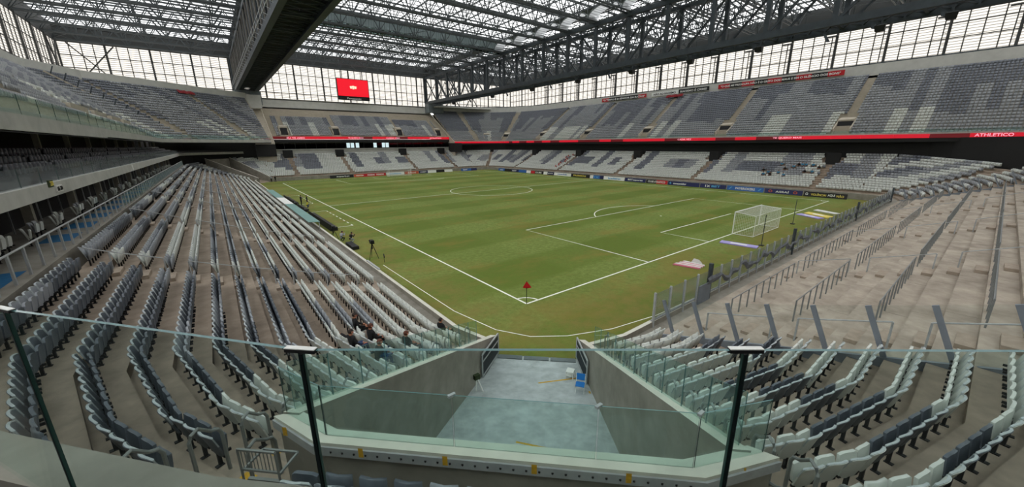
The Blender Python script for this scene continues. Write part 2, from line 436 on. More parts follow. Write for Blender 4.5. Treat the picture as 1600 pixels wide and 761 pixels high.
def stand_steps(name, fn, mats, k0=0, k1=NROW, thick=True, parent=None, riser_m=0):
    """fn(k) -> list of (Vector2, scale); treads from k-.83 to k+.17 with risers"""
    b = MB()
    for k in range(k0, k1):
        A = fn(k - .83); B = fn(k + .17); z = [scaled(k, s) for _, s in A]; zp = [scaled(k - 1, s) if k > 0 else .75 for _, s in A]
        for i in range(len(A) - 1):
            p, q = A[i][0], A[i + 1][0]; r, t = B[i][0], B[i + 1][0]
            if (p - q).length < 1e-4 and (r - t).length < 1e-4: continue
            b.poly([(p.x, p.y, z[i]), (q.x, q.y, z[i + 1]), (t.x, t.y, z[i + 1]), (r.x, r.y, z[i])])
            if (p - q).length > 1e-4:
                b.poly([(p.x, p.y, zp[i]), (q.x, q.y, zp[i + 1]), (q.x, q.y, z[i + 1]), (p.x, p.y, z[i])], riser_m)
    return b.build(name, mats, parent, kind='structure')

def with_s(pts, ss): return list(zip(pts, ss))
# long side (nearest, left of the frame)
def f_left(k):
    r = ring(k); return with_s([r['FLl'][0], r['NLl'][0]], [1, 1])
def f_nl(k):
    r = ring(k); p = clip_axis(r['NLl'], lambda u: wall_v(u) + .15 if u < 17.75 else 0.0); return with_s(p, [1] * 4)
def f_nr(k):
    r = ring(k); p = clip_axis(r['NLr'], lambda u: wall_v(u) + .15 if u < 17.75 else 0.0); y = p[0].y
    return with_s([Vector((1.0, y))] + p, [1] * 5)
def f_terr(k):
    y = ring(k)['NLr'][0].y; return with_s([Vector((1.0, y)), Vector((67.0, y))], [1, 1])
def f_nrc(k):
    r = ring(k); y = r['NRb'][0].y
    pts = [Vector((67.0, y))] + r['NRb'] + r['NRo'][::-1][1:]; n = len(pts)
    return with_s(pts, [1 + (SC_FAR - 1) * min(1, max(0, (i - 1) / (n - 2))) for i in range(n)])
def f_opp(k):
    r = ring(k); return with_s([r['NRo'][0], r['FRo'][0]], [SC_FAR] * 2)
def f_frc(k):
    r = ring(k); pts = r['FRo'] + r['FRe'][::-1][1:]; return with_s(pts, [SC_FAR] * len(pts))
def f_end(k):
    r = ring(k); return with_s([r['FRe'][0], r['FLe'][0]], [SC_FAR] * 2)
def flu(p): return fy(p)
def f_fle(k):
    p = clip_axis(ring(k)['NLr'], lambda u: wall_v(u) + .15); return with_s([fy(q) for q in p], [SC_FAR, SC_FAR, 1.2, 1.15])
def f_fll(k):
    p = clip_axis(ring(k)['NLl'], lambda u: wall_v(u) + .15); return with_s([fy(q) for q in p], [1, 1, 1.05, 1.1])

# straight runs as separate slabs, the joints left open
def slab_run(name, axis, sgn, c0, a0, a1, mat, sfac, step=4.62, zmod=None):
    par = empty(name, (0, 0, 0), kind='structure')
    n = max(1, round((a1 - a0) / step)); ln = (a1 - a0) / n; gap = .02
    for k in range(NROW):
        z = scaled(k, sfac); zb = z - .45
        f0 = c0 + sgn * T * (k - .83); f1 = c0 + sgn * T * (k + .19); lo, hi = min(f0, f1), max(f0, f1)
        b = MB()
        if axis == 'y': b.box(lo, hi, gap / 2, ln - gap / 2, zb, z)
        else: b.box(gap / 2, ln - gap / 2, lo, hi, zb, z)
        me = b.mesh('slab', mat)
        for i in range(n):
            p = (0, a0 + i * ln, 0) if axis == 'y' else (a0 + i * ln, 0, 0)
            place('slab', me, p, 0, par)
    return par
left_y0, left_y1 = -2.0, 107.0
st_left = slab_run('long_stand_floor', 'y', -1, -7.78, 0.0, 105.0, 'tread', 1.0, 7.0)
b = MB()
for k in range(NROW):           # wedge pieces from the straight slabs to the kinks
    for A in (f_left(k - .83),):
        pass
def f_left_a(k):
    r = ring(k)['NLl'][0]; return with_s([Vector((r.x, 0.0)), r], [1, 1])
def f_left_b(k):
    r = ring(k)['FLl'][0]; return with_s([r, Vector((r.x, 105.0))], [1, 1])
stand_steps('long_stand_end_floor', f_left_a, 'tread'); stand_steps('long_stand_far_floor', f_left_b, 'tread')
stand_steps('corner_stand_floor', f_nl, 'tread', k1=17); stand_steps('terrace_corner_floor', f_nr, 'tread', k1=17)
st_terr = slab_run('terrace_floor', 'x', -1, -9.23, 1.0, 67.0, 'tread_pale', 1.0, 5.5)
stand_steps('opposite_corner_floor', f_nrc, 'tread'); stand_steps('opposite_stand_floor', f_opp, 'tread')
stand_steps('far_corner_floor', f_frc, 'tread'); stand_steps('far_end_floor', f_end, 'tread')
stand_steps('far_tunnel_floor', f_fle, 'tread'); stand_steps('far_left_floor', f_fll, 'tread')

# front walls with a coping and a walkway behind
def front_wall(name, fn, mats=('wall', 'coping'), top=1.05):
    b = MB(); A = [p for p, _ in fn(-2.1)]; B = [p for p, _ in fn(-1.85)]; Cc = [p for p, _ in fn(-.83)]
    for i in range(len(A) - 1):
        p, q, r, t, s, w = A[i], A[i + 1], B[i], B[i + 1], Cc[i], Cc[i + 1]
        if (p - q).length < 1e-4: continue
        b.poly([(p.x, p.y, -.05), (q.x, q.y, -.05), (q.x, q.y, top), (p.x, p.y, top)])
        b.poly([(p.x, p.y, top), (q.x, q.y, top), (t.x, t.y, top), (r.x, r.y, top)], 1)
        b.poly([(r.x, r.y, .7), (t.x, t.y, .7), (t.x, t.y, top), (r.x, r.y, top)])
        b.poly([(r.x, r.y, .75), (t.x, t.y, .75), (w.x, w.y, .75), (s.x, s.y, .75)])
    return b.build(name, list(mats), kind='structure')
front_wall('wall_long_side', f_left_full := (lambda k: [(ring(k)['FLl'][0], 1), (Vector((ring(k)['FLl'][0].x, 60)), 1), (ring(k)['NLl'][0], 1)] + f_nl(k)[1:]))
front_wall('wall_goal_end', lambda k: f_nr(k) [::-1] + [(Vector((67.0, ring(k)['NLr'][0].y)), 1)])
front_wall('wall_opposite', lambda k: f_nrc(k) + f_opp(k)[1:] + f_frc(k)[1:] + f_end(k)[1:] + f_fle(k)[1:])
front_wall('wall_far_left', f_fll)

# ================================================================== the corner tunnel
TU0, TU1 = 6.1, 17.4                                   # gate end, head end
def tfloor(u): return -0.02 + max(0, u - 7.0) * .155 if u < 14 else 1.06
b = MB(); us = [6.15, 7.0, 9, 11, 13, 15, 17.4]
for a, c in zip(us, us[1:]):
    b.poly([uv(a, -wall_v(a), tfloor(a) + .01), uv(c, -wall_v(c), tfloor(c) + .01), uv(c, wall_v(c), tfloor(c) + .01), uv(a, wall_v(a), tfloor(a) + .01)])
tunnel_floor = b.build('tunnel_floor', 'tunnel_floor', kind='structure')
for nm, pts in (('painted_line', [(13.2, 3.0), (12.6, -.3)]), ('painted_line', [(17.0, 3.35), (9.0, 2.28)]), ('painted_line', [(8.6, .2), (7.9, 1.9)])):
    (u0, v0), (u1, v1) = pts; a = Vector(uv(u0, v0, tfloor(u0) + .02)); c = Vector(uv(u1, v1, tfloor(u1) + .02))
    d = (c - a).normalized(); q = Vector((-d.y, d.x, 0)) * .035; bb = MB(); bb.poly([a - q, c - q, c + q, a + q]); bb.build(nm, 'yellow_mark', tunnel_floor)
for i in range(3):                                      # drain grating at the threshold
    bb = MB(); v0 = -1.9 + i * 1.28; p = [uv(6.2, v0, .03), uv(6.5, v0, .03), uv(6.5, v0 + 1.2, .03), uv(6.2, v0 + 1.2, .03)]
    for j in range(12):
        f0 = j / 12; f1 = f0 + .05
        bb.poly([Vector(p[0]).lerp(Vector(p[3]), f0), Vector(p[1]).lerp(Vector(p[2]), f0), Vector(p[1]).lerp(Vector(p[2]), f1), Vector(p[0]).lerp(Vector(p[3]), f1)])
    bb.hexa([(q[0], q[1], 0) for q in p], [(q[0], q[1], .025) for q in p])
    bb.build('drain_grate', 'steel_grey', tunnel_floor)
def wtop(u): return 1.0 + (5.5 - 1.0) * (u - TU0) / (17.3 - TU0)
for sg in (-1, 1):
    b = MB(); n = 8
    for i in range(n):
        u0 = TU0 + (TU1 - TU0) * i / n; u1 = TU0 + (TU1 - TU0) * (i + 1) / n
        P = [uv(u0, sg * wall_v(u0), -.1), uv(u1, sg * wall_v(u1), -.1), uv(u1, sg * (wall_v(u1) + .3), -.1), uv(u0, sg * (wall_v(u0) + .3), -.1)]
        Q = [uv(u0, sg * wall_v(u0), wtop(u0)), uv(u1, sg * wall_v(u1), wtop(u1)), uv(u1, sg * (wall_v(u1) + .3), wtop(u1)), uv(u0, sg * (wall_v(u0) + .3), wtop(u0))]
        b.hexa(P, Q); j = len(b.f) - 6; b.m[j + 1] = 1
    wall = b.build('tunnel_wall', ['wall', 'coping'], kind='structure')
    # gate leaf folded against the wall
    gt = empty('tunnel_gate', uv(7, sg * 1.9, 0), label='grey steel mesh gate leaf folded back along the tunnel wall %s' % ('below the seats with spectators' if sg < 0 else 'beside the blue chair'), category='gate', group='tunnel gate leaves')
    b = MB(); g0, g1 = 6.2, 8.5
    def gp(u, z, off=.09): return Vector(uv(u, sg * (wall_v(u) - off), z))
    zb = .12; zt = 1.15
    b.bar(gp(g0, zb), gp(g1, zb + .2), .06); b.bar(gp(g0, zt), gp(g1, zt + .2), .06); b.bar(gp(g0, zb), gp(g0, zt), .06); b.bar(gp(g1, zb + .2), gp(g1, zt + .2), .06); b.bar(gp(g0, .8), gp(g1, 1.0), .05)
    b.build('gate_frame', 'steel', gt)
    b = MB()
    for i in range(1, 24):
        u = g0 + (g1 - g0) * i / 24; b.bar(gp(u, zb), gp(u, zt + .2 * i / 24), .018)
    for i in range(1, 12):
        z = zb + (zt - zb) * i / 12; b.bar(gp(g0, z), gp(g1, z + .2), .018)
    b.build('gate_mesh', 'steel_dark', gt)
# parapet across the head of the tunnel
PV = [(17.45, -3.9), (17.88, -2.85), (17.88, 2.95), (17.42, 4.15)]
PI = [(17.28, -3.6), (17.64, -2.68), (17.64, 2.78), (17.25, 3.85)]
b = MB()
for i in range(3):
    P = [uv(*PI[i]), uv(*PV[i]), uv(*PV[i + 1]), uv(*PI[i + 1])]
    b.hexa([(x, y, -.1) for x, y, _ in P], [(x, y, 5.3) for x, y, _ in P])
par = b.build('parapet_wall', 'wall', kind='structure')
b = MB()
for i in range(3):
    o = [(u + .06 * (1 if abs(v) < 3.5 else .4), v * 1.015) for u, v in PV]
    P = [uv(*PI[i]), uv(*o[i]), uv(*o[i + 1]), uv(*PI[i + 1])]
    b.hexa([(x, y, 5.3) for x, y, _ in P], [(x, y, 5.5) for x, y, _ in P])
b.build('parapet_coping', 'coping', par)
b = MB(); o = [(u + .09 * (1 if abs(v) < 3.5 else .5), v * 1.022) for u, v in PV]
for i in range(3):
    P = [uv(*PV[i]), uv(*o[i]), uv(*o[i + 1]), uv(*PV[i + 1])]
    b.hexa([(x, y, 5.28) for x, y, _ in P], [(x, y, 5.44) for x, y, _ in P])
b.build('edge_channel', 'steel', par)
b = MB()
for i in range(30):
    q = uv(17.975, -2.8 + 5.6 * i / 29, 5.36); b.box(q[0] - .012, q[0] + .012, q[1] - .012, q[1] + .012, 5.35, 5.374)
b.build('bolt', 'black', par, kind='stuff')
for v in (-2.1, -.75, .6, 1.95, -3.6, 3.6):
    u = 17.975 if abs(v) < 3 else 17.97 - (abs(v) - 2.9) * .4
    b = MB(); b.poly([uv(u, v - .04, 5.32), uv(u, v + .04, 5.32), uv(u, v + .04, 5.49), uv(u, v - .04, 5.49)]); b.build('yellow_patch', 'yellow_mark', par)

# glass balustrades
def pane(name, p, q, z0p, z0q, h, mat, parent, t=.016, edge=True):
    """upright pane from p to q (xy), foot heights z0p, z0q"""
    p = Vector((p[0], p[1], 0)); q = Vector((q[0], q[1], 0)); d = (q - p).normalized(); n = Vector((-d.y, d.x, 0)) * t / 2
    b = MB()
    def c(a, z, s): return (a.x + s * n.x, a.y + s * n.y, z)
    b.hexa([c(p, z0p, -1), c(q, z0q, -1), c(q, z0q, 1), c(p, z0p, 1)], [c(p, z0p + h, -1), c(q, z0q + h, -1), c(q, z0q + h, 1), c(p, z0p + h, 1)])
    b.m[1] = 1 if edge else 0; b.m[3] = b.m[5] = 2 if edge else 0
    return b.build(name, [mat, 'glass_edge', 'edge_dark'], parent)
bal = empty('parapet_balustrade', uv(17.7, 0, 5.5), label='green glass balustrade on the concrete parapet at the tunnel head', category='glass railing')
gl = [(17.38, -3.78), (17.78, -2.78), (17.78, -.65), (17.78, 1.5), (17.78, 2.88), (17.36, 4.02)]
for a, c in zip(gl, gl[1:]):
    A = Vector(uv(*a)); B2 = Vector(uv(*c)); d = (B2 - A).normalized() * .01
    pane('glass_pane', A + d, B2 - d, 5.5, 5.5, .92, 'glass_green', bal)
for a in gl[2:5]:
    b = MB(); x, y, _ = uv(*a); b.box(x - .06, x + .06, y - .025, y + .025, 6.40, 6.44); b.build('clamp', 'steel', bal)
for sg, nm in ((-1, 'seats with spectators'), (1, 'bare terrace')):
    bs = empty('tunnel_balustrade', uv(12, sg * 3, 3), label='green glass balustrade running down the tunnel wall on the side of the ' + nm, category='glass railing', group='tunnel wall balustrades')
    us = np.linspace(8.2, 17.25, 11)
    for a, c in zip(us, us[1:]):
        A = uv(a + .01, sg * (wall_v(a) + .22)); B2 = uv(c - .01, sg * (wall_v(c) + .22))
        o_ = pane('glass_pane', A, B2, wtop(a), wtop(c), .95, 'glass_green', bs); o_.data.materials[2] = M['glass_edge']

# the twin tunnel in the far-left corner
for sg in (-1, 1):
    b = MB(); n = 8
    for i in range(n):
        u0 = 6.1 + 13.4 * i / n; u1 = 6.1 + 13.4 * (i + 1) / n
        def fq(u, v, z): x, y, _ = uv(u, v); return (x, 105 - y, z)
        P = [fq(u0, sg * wall_v(u0), -.1), fq(u1, sg * wall_v(u1), -.1), fq(u1, sg * (wall_v(u1) + .3), -.1), fq(u0, sg * (wall_v(u0) + .3), -.1)]
        Q = [fq(u0, sg * wall_v(u0), wtop(u0) + .5), fq(u1, sg * wall_v(u1), wtop(u1) + .5), fq(u1, sg * (wall_v(u1) + .3), wtop(u1) + .5), fq(u0, sg * (wall_v(u0) + .3), wtop(u0) + .5)]
        b.hexa(P, Q); b.m[len(b.f) - 5] = 1
    b.build('far_tunnel_wall', ['wall', 'coping'], kind='structure')
b = MB(); b.hexa([fq(19.4, -3.6, -.1), fq(19.8, -3.6, -.1), fq(19.8, 3.6, -.1), fq(19.4, 3.6, -.1)], [fq(19.4, -3.6, 6.6), fq(19.8, -3.6, 6.6), fq(19.8, 3.6, 6.6), fq(19.4, 3.6, 6.6)]); b.build('far_tunnel_head_wall', 'wall', kind='structure')
b = MB(); b.poly([fq(6.2, -2, .01), fq(19.5, -3.8, 2.6), fq(19.5, 3.8, 2.6), fq(6.2, 2, .01)]); b.build('far_tunnel_floor', 'tread', kind='structure')

# ================================================================== seats
def shell(w, z0, z1, y0, y1, bow, th, nu, nz, rim=.0, arch=.03):
    """curved plastic shell: grid front and back with closed edges; facing +y"""
    v = []; f = []
    for side in (0, 1):
        for j in range(nz + 1):
            t = j / nz
            for i in range(nu + 1):
                s = -1 + 2 * i / nu
                zz = z0 + (z1 - z0) * t - arch * (s ** 4) * (1 if t > .5 else -1) * abs(2 * t - 1)
                yy = y0 + (y1 - y0) * t + bow * s * s * (0.4 + .6 * t) - side * th
                if t == 1 and side == 1: yy -= rim
                v.append((s * w / 2 * (1 - .06 * abs(2 * t - 1)), yy, zz))
    n1 = nu + 1; off = n1 * (nz + 1)
    for j in range(nz):
        for i in range(nu):
            a = j * n1 + i; f.append((a + 1, a, a + n1, a + n1 + 1)); f.append((off + a, off + a + 1, off + a + n1 + 1, off + a + n1))
    for i in range(nu):
        f.append((i, i + 1, off + i + 1, off + i)); a = nz * n1 + i; f.append((a + 1, a, off + a, off + a + 1))
    for j in range(nz):
        a = j * n1; f.append((a, off + a, off + a + n1, a + n1)); a = j * n1 + nu; f.append((off + a, a, a + n1, off + a + n1))
    return v, f
def as_mesh(name, vf, mat):
    me = bpy.data.meshes.new(name); me.from_pydata(vf[0], [], vf[1]); me.materials.append(M[mat]); me.polygons.foreach_set('use_smooth', [True] * len(me.polygons))
    try: me.set_sharp_from_angle(angle=0.7)
    except Exception: pass
    me.update(); return me
def bracket_vf():
    b = MB(); b.box(-.025, .025, .10, .16, 0, .30); b.box(-.045, .045, .04, .18, 0, .02); b.box(-.22, .22, .12, .17, .26, .31); b.box(-.17, -.14, .12, .28, .30, .36); b.box(.14, .17, .12, .28, .30, .36)
    return b.v, b.f
BSPEC = (.445, .25, .83, .14, -.03, .055, .03); PSPEC = (.42, .30, .77, .20, .22, .03, .055)
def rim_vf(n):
    """pale strip painting caught light and wear along the sides and top of the backrest"""
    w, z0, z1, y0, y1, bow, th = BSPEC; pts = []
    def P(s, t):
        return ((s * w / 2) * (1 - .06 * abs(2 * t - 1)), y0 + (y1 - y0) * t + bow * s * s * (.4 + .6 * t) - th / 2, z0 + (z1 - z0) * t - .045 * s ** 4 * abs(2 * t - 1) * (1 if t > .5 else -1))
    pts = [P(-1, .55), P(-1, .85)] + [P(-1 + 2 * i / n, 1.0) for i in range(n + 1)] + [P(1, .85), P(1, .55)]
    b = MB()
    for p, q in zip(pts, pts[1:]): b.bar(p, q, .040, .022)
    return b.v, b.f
BACK = shell(*BSPEC, 6, 4, .015, .045)
PAN = shell(*PSPEC, 6, 4, 0, .06)
OPENPAN = [(x, .18 + (z - .30) * .9, .40 + (y - .22) * .4) for x, y, z in PAN[0]], PAN[1]
COLS = ('dark', 'mid', 'pale')
HI = {c: (as_mesh('backrest', BACK, 'seat_' + c), as_mesh('seat_pan', PAN, 'seat_' + c)) for c in COLS}
OPEN = {c: as_mesh('seat_pan', OPENPAN, 'seat_' + c) for c in COLS}
BRK = as_mesh('bracket', bracket_vf(), 'black')
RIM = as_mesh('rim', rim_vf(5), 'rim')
def merged(parts):
    v = []; f = []; m = []
    for (pv, pf), mi in parts:
        o = len(v); v += pv; f += [tuple(o + i for i in q) for q in pf]; m += [mi] * len(pf)
    return np.array(v, float), f, m
def mini_bracket():
    b = MB(); b.box(-.025, .025, .10, .15, 0, .30); b.box(-.22, .22, .12, .17, .26, .31); return b.v, b.f
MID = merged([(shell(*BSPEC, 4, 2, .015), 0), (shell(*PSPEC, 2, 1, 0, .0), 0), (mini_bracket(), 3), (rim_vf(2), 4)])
def far_vf():
    b = MB(); b.box(-.225, .225, -.03, .03, .34, .84); b.box(-.20, .20, .10, .20, .34, .76); return b.v, b.f
FARV = merged([(far_vf(), 0)])

def stuff_seats(name, seats, proto, label, mats=('seat_dark', 'seat_mid', 'seat_pale', 'black', 'rim')):
    """seats: rows of (x, y, z, angle, colour index) joined into one mesh"""
    S = np.array(seats, float)
    pv, pf, pm = proto; n = len(S); nv = len(pv)
    c, s = np.cos(S[:, 3])[:, None], np.sin(S[:, 3])[:, None]
    X = c * pv[None, :, 0] - s * pv[None, :, 1] + S[:, 0:1]; Y = s * pv[None, :, 0] + c * pv[None, :, 1] + S[:, 1:2]; Z = pv[None, :, 2] + S[:, 2:3]
    co = np.stack([X, Y, Z], 2).reshape(-1)
    li = np.concatenate([np.array(q) for q in pf]); ls = np.array([len(q) for q in pf])
    L = (li[None, :] + (np.arange(n) * nv)[:, None]).ravel(); LT = np.tile(ls, n); LS = np.concatenate([[0], np.cumsum(LT)[:-1]])
    pm = np.array(pm); MI = np.where(pm[None, :] == 0, S[:, 4:5].astype(int), np.broadcast_to(pm[None, :], (n, len(pm)))).ravel()
    me = bpy.data.meshes.new(name); me.vertices.add(n * nv); me.vertices.foreach_set('co', co)
    me.loops.add(len(L)); me.loops.foreach_set('vertex_index', L.astype(np.int32))
    me.polygons.add(len(LT)); me.polygons.foreach_set('loop_start', LS.astype(np.int32))
    try: me.polygons.foreach_set('loop_total', LT.astype(np.int32))
    except Exception: pass
    for k in mats: me.materials.append(M[k])
    me.polygons.foreach_set('material_index', MI.astype(np.int32))
    me.update(calc_edges=True); me.validate()
    return finish(name, me, None, dict(kind='stuff', label=label, category='seats'))

def along(path, start, end, step=.5):
    """points every step along a polyline of (Vector2, z) from distance start to end: (x, y, z, facing angle, dist)"""
    out = []; acc = 0.0; t = start; tot = sum((b[0] - a[0]).length for a, b in zip(path, path[1:]))
    for a, b2 in zip(path, path[1:]):
        L = (b2[0] - a[0]).length
        if L < 1e-6: continue
        d = (b2[0] - a[0]) / L; n = Vector((-d.y, d.x)); mid = (a[0] + b2[0]) / 2
        if n.dot(Vector((34, 52.5)) - mid) < 0: n = -n
        ang = math.atan2(n.y, n.x) - math.pi / 2
        while t <= acc + L and t <= tot - end:
            p = a[0] + d * (t - acc); out.append((p.x, p.y, a[1] + (b2[1] - a[1]) * (t - acc) / L, ang, t)); t += step
        acc += L
    return out
def hsh(*a):
    x = 0.0
    for i, v in enumerate(a): x += math.sin((int(v) + 1.37) * (12.9898 + 41.3 * i)) * 43758.5453
    return x - math.floor(x)

AISLE = [5.8 + 13.343 * i for i in range(8)]
SITTERS = [(5, -3.85), (4, -1.95), (4, -3.2), (5, -5.0), (3, -4.3), (0, -2.85)]
def seat_at(k, y):
    """point and facing on row k of the near corner for a given y"""
    z = zfl(k); p = clip_axis(ring(k)['NLl'], stair_v)[::-1]; path = [(q, z) for q in p] + [(Vector((p[-1].x, AISLE[0] - .6)), z)]
    return min(along(path, .28, .2), key=lambda s: abs(s[1] - y))
near = []          # dicts of seats close enough to be built one by one
mid_s = []; far_s = []
def col_left(k, y):
    if k <= 2: return 2
    h = hsh(int((y + 40) / 3.2), k // 2, 5); h2 = hsh(int((y + 40) / 1.3), k, 9)
    if k <= 5: return 2 if h < .75 else 1
    if y < 4:
        return 0 if h < .72 else 1
    return (0 if h2 < .35 else 1) if h < .45 else (1 if h < .7 else 2)
for k in range(NROW):
    z = zfl(k); r = ring(k)
    # long side: corner block beside the tunnel
    p = clip_axis(r['NLl'], stair_v)[::-1]
    path = [(q, z) for q in p] + [(Vector((r['NLl'][0].x, AISLE[0] - .6)), z)]
    for i, (x, y, zz, a, t) in enumerate(along(path, .28, .2)):
        c = col_left(k, y)
        if 3 < k <= 10 and t < 1.0 + .45 * (10 - k) * 1.0 + 1.0: c = 2
        if k >= 11: c = 0 if hsh(k, i // 5) < .85 else 1
        near.append(dict(x=x, y=y, z=zz, a=a, c=c, k=k, i=i, blk='L'))
    for ai, (a0, a1) in enumerate(zip(AISLE, AISLE[1:])):
        path = [(Vector((r['NLl'][0].x, a0 + .6)), z), (Vector((r['NLl'][0].x, a1 - .6)), z)]
        for i, (x, y, zz, a, t) in enumerate(along(path, .2, .1)):
            near.append(dict(x=x, y=y, z=zz, a=a, c=col_left(k, y), k=k, i=i, blk='B%d' % ai))
    path = [(Vector((r['FLl'][0].x, AISLE[-1] + .6)), z)] + [(q, scaled(k, s)) for q, s in f_fll(k)]
    for x, y, zz, a, t in along(path, .2, 1.4): mid_s.append((x, y, zz, a, col_left(k, y)))
    # terrace side corner block
    p = clip_axis(r['NLr'], stair_v)[::-1]
    path = [(q, z) for q in p] + [(Vector((.75, r['NLr'][0].y)), z)]
    for i, (x, y, zz, a, t) in enumerate(along(path, .28, .1)):
        n1 = 3 + (k % 3) + (3 if k < 6 else 0); n2 = n1 + 3 + (k * 7) % 4
        c = 2 if i < n1 else 0 if i < n2 else 2
        if k >= 12: c = 0 if i < 9 else 2
        if k >= 11 and i < 2 and k < 13: c = 2
        near.append(dict(x=x, y=y, z=zz, a=a, c=c, k=k, i=i, blk='R'))
# row between the parapet and the camera
fgrow = [(Vector(uv(18.66, -2.95)[:2]), 4.70), (Vector(uv(18.66, 2.95)[:2]), 4.70)]
for i, (x, y, zz, a, t) in enumerate(along(fgrow, .25, .1, .52)):
    near.append(dict(x=x, y=y, z=zz, a=a, c=0 if i < 4 else 1 if i < 7 else 2, k=15, i=i, blk='P'))
# choose the 300 that show largest; the rest of the near seats are one mass
for s in near:
    q = px((s['x'], s['y'], s['z'] + .6)); s['d'] = 1e9
    if q and -15 < q[0] < 1615 and 0 < q[1] < 775 and not (q[0] < 390 and q[1] > 672 + .19 * q[0] + 14): s['d'] = q[2]
for k, y in SITTERS:
    q = seat_at(k, y)
    for s in near:
        if s['blk'] == 'L' and s['k'] == k and math.hypot(s['x'] - q[0], s['y'] - q[1]) < .05: s['open'] = True; s['d'] = 0.0
near.sort(key=lambda s: s['d'])
CN = ('dark slate', 'mid grey', 'pale grey')
BLK = {'L': 'seat block between the tunnel stairs and the first aisle', 'R': 'seat block beside the bare terrace', 'P': ''}
for s in near[:300]:
    if s['blk'] == 'P':
        lab = '%s tip-up seat below the parapet, %s from the bare steel frame' % (CN[s['c']], ORD[s['i']])
    elif s['blk'] == 'L':
        lab = '%s tip-up seat, row %s from pitch, %s from tunnel stairs, side of the spectators' % (CN[s['c']], NUM[s['k']], ORD[s['i']])
    elif s['blk'] == 'R':
        lab = '%s tip-up seat, row %s from pitch, %s from tunnel stairs, beside bare terrace' % (CN[s['c']], NUM[s['k']], ORD[s['i']])
    else:
        lab = '%s tip-up seat, row %s from pitch, %s seat beyond the nearest aisle' % (CN[s['c']], NUM[s['k']], ORD[s['i']])
    e = empty('stadium_seat', (s['x'], s['y'], s['z']), s['a'], label=lab, category='seat', group='tip-up seats around the tunnel corner')
    bm, pm_ = HI[COLS[s['c']]]
    if s.get('open'): pm_ = OPEN[COLS[s['c']]]
    for nm, me in (('backrest', bm), ('seat_pan', pm_), ('bracket', BRK)):
        o = bpy.data.objects.new(nm, me); col.objects.link(o); o.parent = e
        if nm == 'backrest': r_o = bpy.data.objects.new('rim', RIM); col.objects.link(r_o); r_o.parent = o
mid_s += [(s['x'], s['y'], s['z'], s['a'], s['c']) for s in near[300:]]
stuff_seats('long_stand_seats', mid_s, MID, 'rows of slate and pale grey seats filling the long stand beside the pitch')

# ---- far lower tiers
OA = [4.4, 28.0, 50.3, 73.5, 96.5]
EA = [5.4, 21.2, 44.0, 60.4]
def col_lower(s, k):
    """white front rows; behind them grey blocks like giant letters"""
    if k < 4: return 2
    blk = int(s // 2.6); h = hsh(blk, 3); h2 = hsh(blk, 8)
    if h < .34: return 2
    lo = 4 + int(h2 * 3); hi = 15 if h2 < .7 else 11
    if lo <= k < hi: return 0 if h > .62 else 1
    return 2
rr_ = random.Random(5); FARP = []
for i in range(16):
    k = rr_.choice((4, 5, 6, 7, 8, 9)); FARP.append((k, 5.6 + i * .62, 'b'))
for i in range(10): FARP.append((2 + i, 75.2 + rr_.uniform(0, 2.2), 'r'))
for k in range(NROW):
    for fn, al, axis, tag in ((f_opp, OA, 1, 0), (f_end, EA, 0, 400)):
        path = [(q, scaled(k, s)) for q, s in fn(k)]
        for x, y, z, a, t in along(path, .25, .1):
            w = y if axis else x
            if not tag and any(fk == k and abs(fy_ - y) < .42 for fk, fy_, _ in FARP): continue
            if min(abs(w - q) for q in al) < .62: continue
            if tag == 0 and k > 10 and min(abs(w - q) for q in al) < 1.7: continue
            if tag and k > 11 and min(abs(w - q) for q in al) < 1.7: continue
            far_s.append((x, y, z, a, col_lower(w + tag, k)))
    path = [(q, scaled(k, s)) for q, s in f_nrc(k)]
    for x, y, z, a, t in along(path, .35, .1):
        if abs(t - 9 - k * .2) < .6: continue
        if k > 10 and abs(t - 9 - k * .2) < 1.6: continue
        far_s.append((x, y, z, a, (2 if hsh(int(t / 2), k // 2) < .4 else 1) if t < 9 else col_lower(t + 800, k)))
    path = [(q, scaled(k, s)) for q, s in f_frc(k)]
    tot = sum((b2[0] - a2[0]).length for a2, b2 in zip(path, path[1:]))
    for x, y, z, a, t in along(path, .25, .1):
        if abs(t - tot / 2) < .6: continue
        far_s.append((x, y, z, a, col_lower(t * 1.15 + 600, k)))
    path = [(q, scaled(k, s)) for q, s in f_fle(k)]
    for x, y, z, a, t in along(path, .25, 1.2): far_s.append((x, y, z, a, 1 if t > 6 else col_lower(t + 900, k)))
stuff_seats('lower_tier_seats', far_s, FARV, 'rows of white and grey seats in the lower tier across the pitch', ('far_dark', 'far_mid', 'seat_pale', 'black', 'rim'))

# ================================================================== upper tiers
M['upper_tread'] = pmat('upper_tread_concrete', (176, 168, 152), 0.85, 0.1, 1.0)
def lerp_path(F, B, t): return [Vector(a).lerp(Vector(b), t) for a, b in zip(F, B)]
def tier(name, F, B, n, z0, z1, mat='upper_tread'):
    """stepped tier between a front and a back polyline"""
    b = MB(); dz = (z1 - z0) / n
    for j in range(n):
        A = lerp_path(F, B, j / n); C2 = lerp_path(F, B, (j + 1) / n); z = z0 + dz * j
        for i in range(len(A) - 1):
            p, q, r, t = A[i], A[i + 1], C2[i], C2[i + 1]
            b.poly([(p.x, p.y, z), (q.x, q.y, z), (t.x, t.y, z), (r.x, r.y, z)])
            b.poly([(r.x, r.y, z), (t.x, t.y, z), (t.x, t.y, z + dz), (r.x, r.y, z + dz)])
    p, q = lerp_path(F, B, 0), lerp_path(F, B, 1)          # soffit under the rake
    for i in range(len(p) - 1):
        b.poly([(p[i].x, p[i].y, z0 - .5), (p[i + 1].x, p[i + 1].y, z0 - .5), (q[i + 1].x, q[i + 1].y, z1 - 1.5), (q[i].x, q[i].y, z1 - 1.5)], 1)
    return b.build(name, [mat, 'dark'], kind='structure')
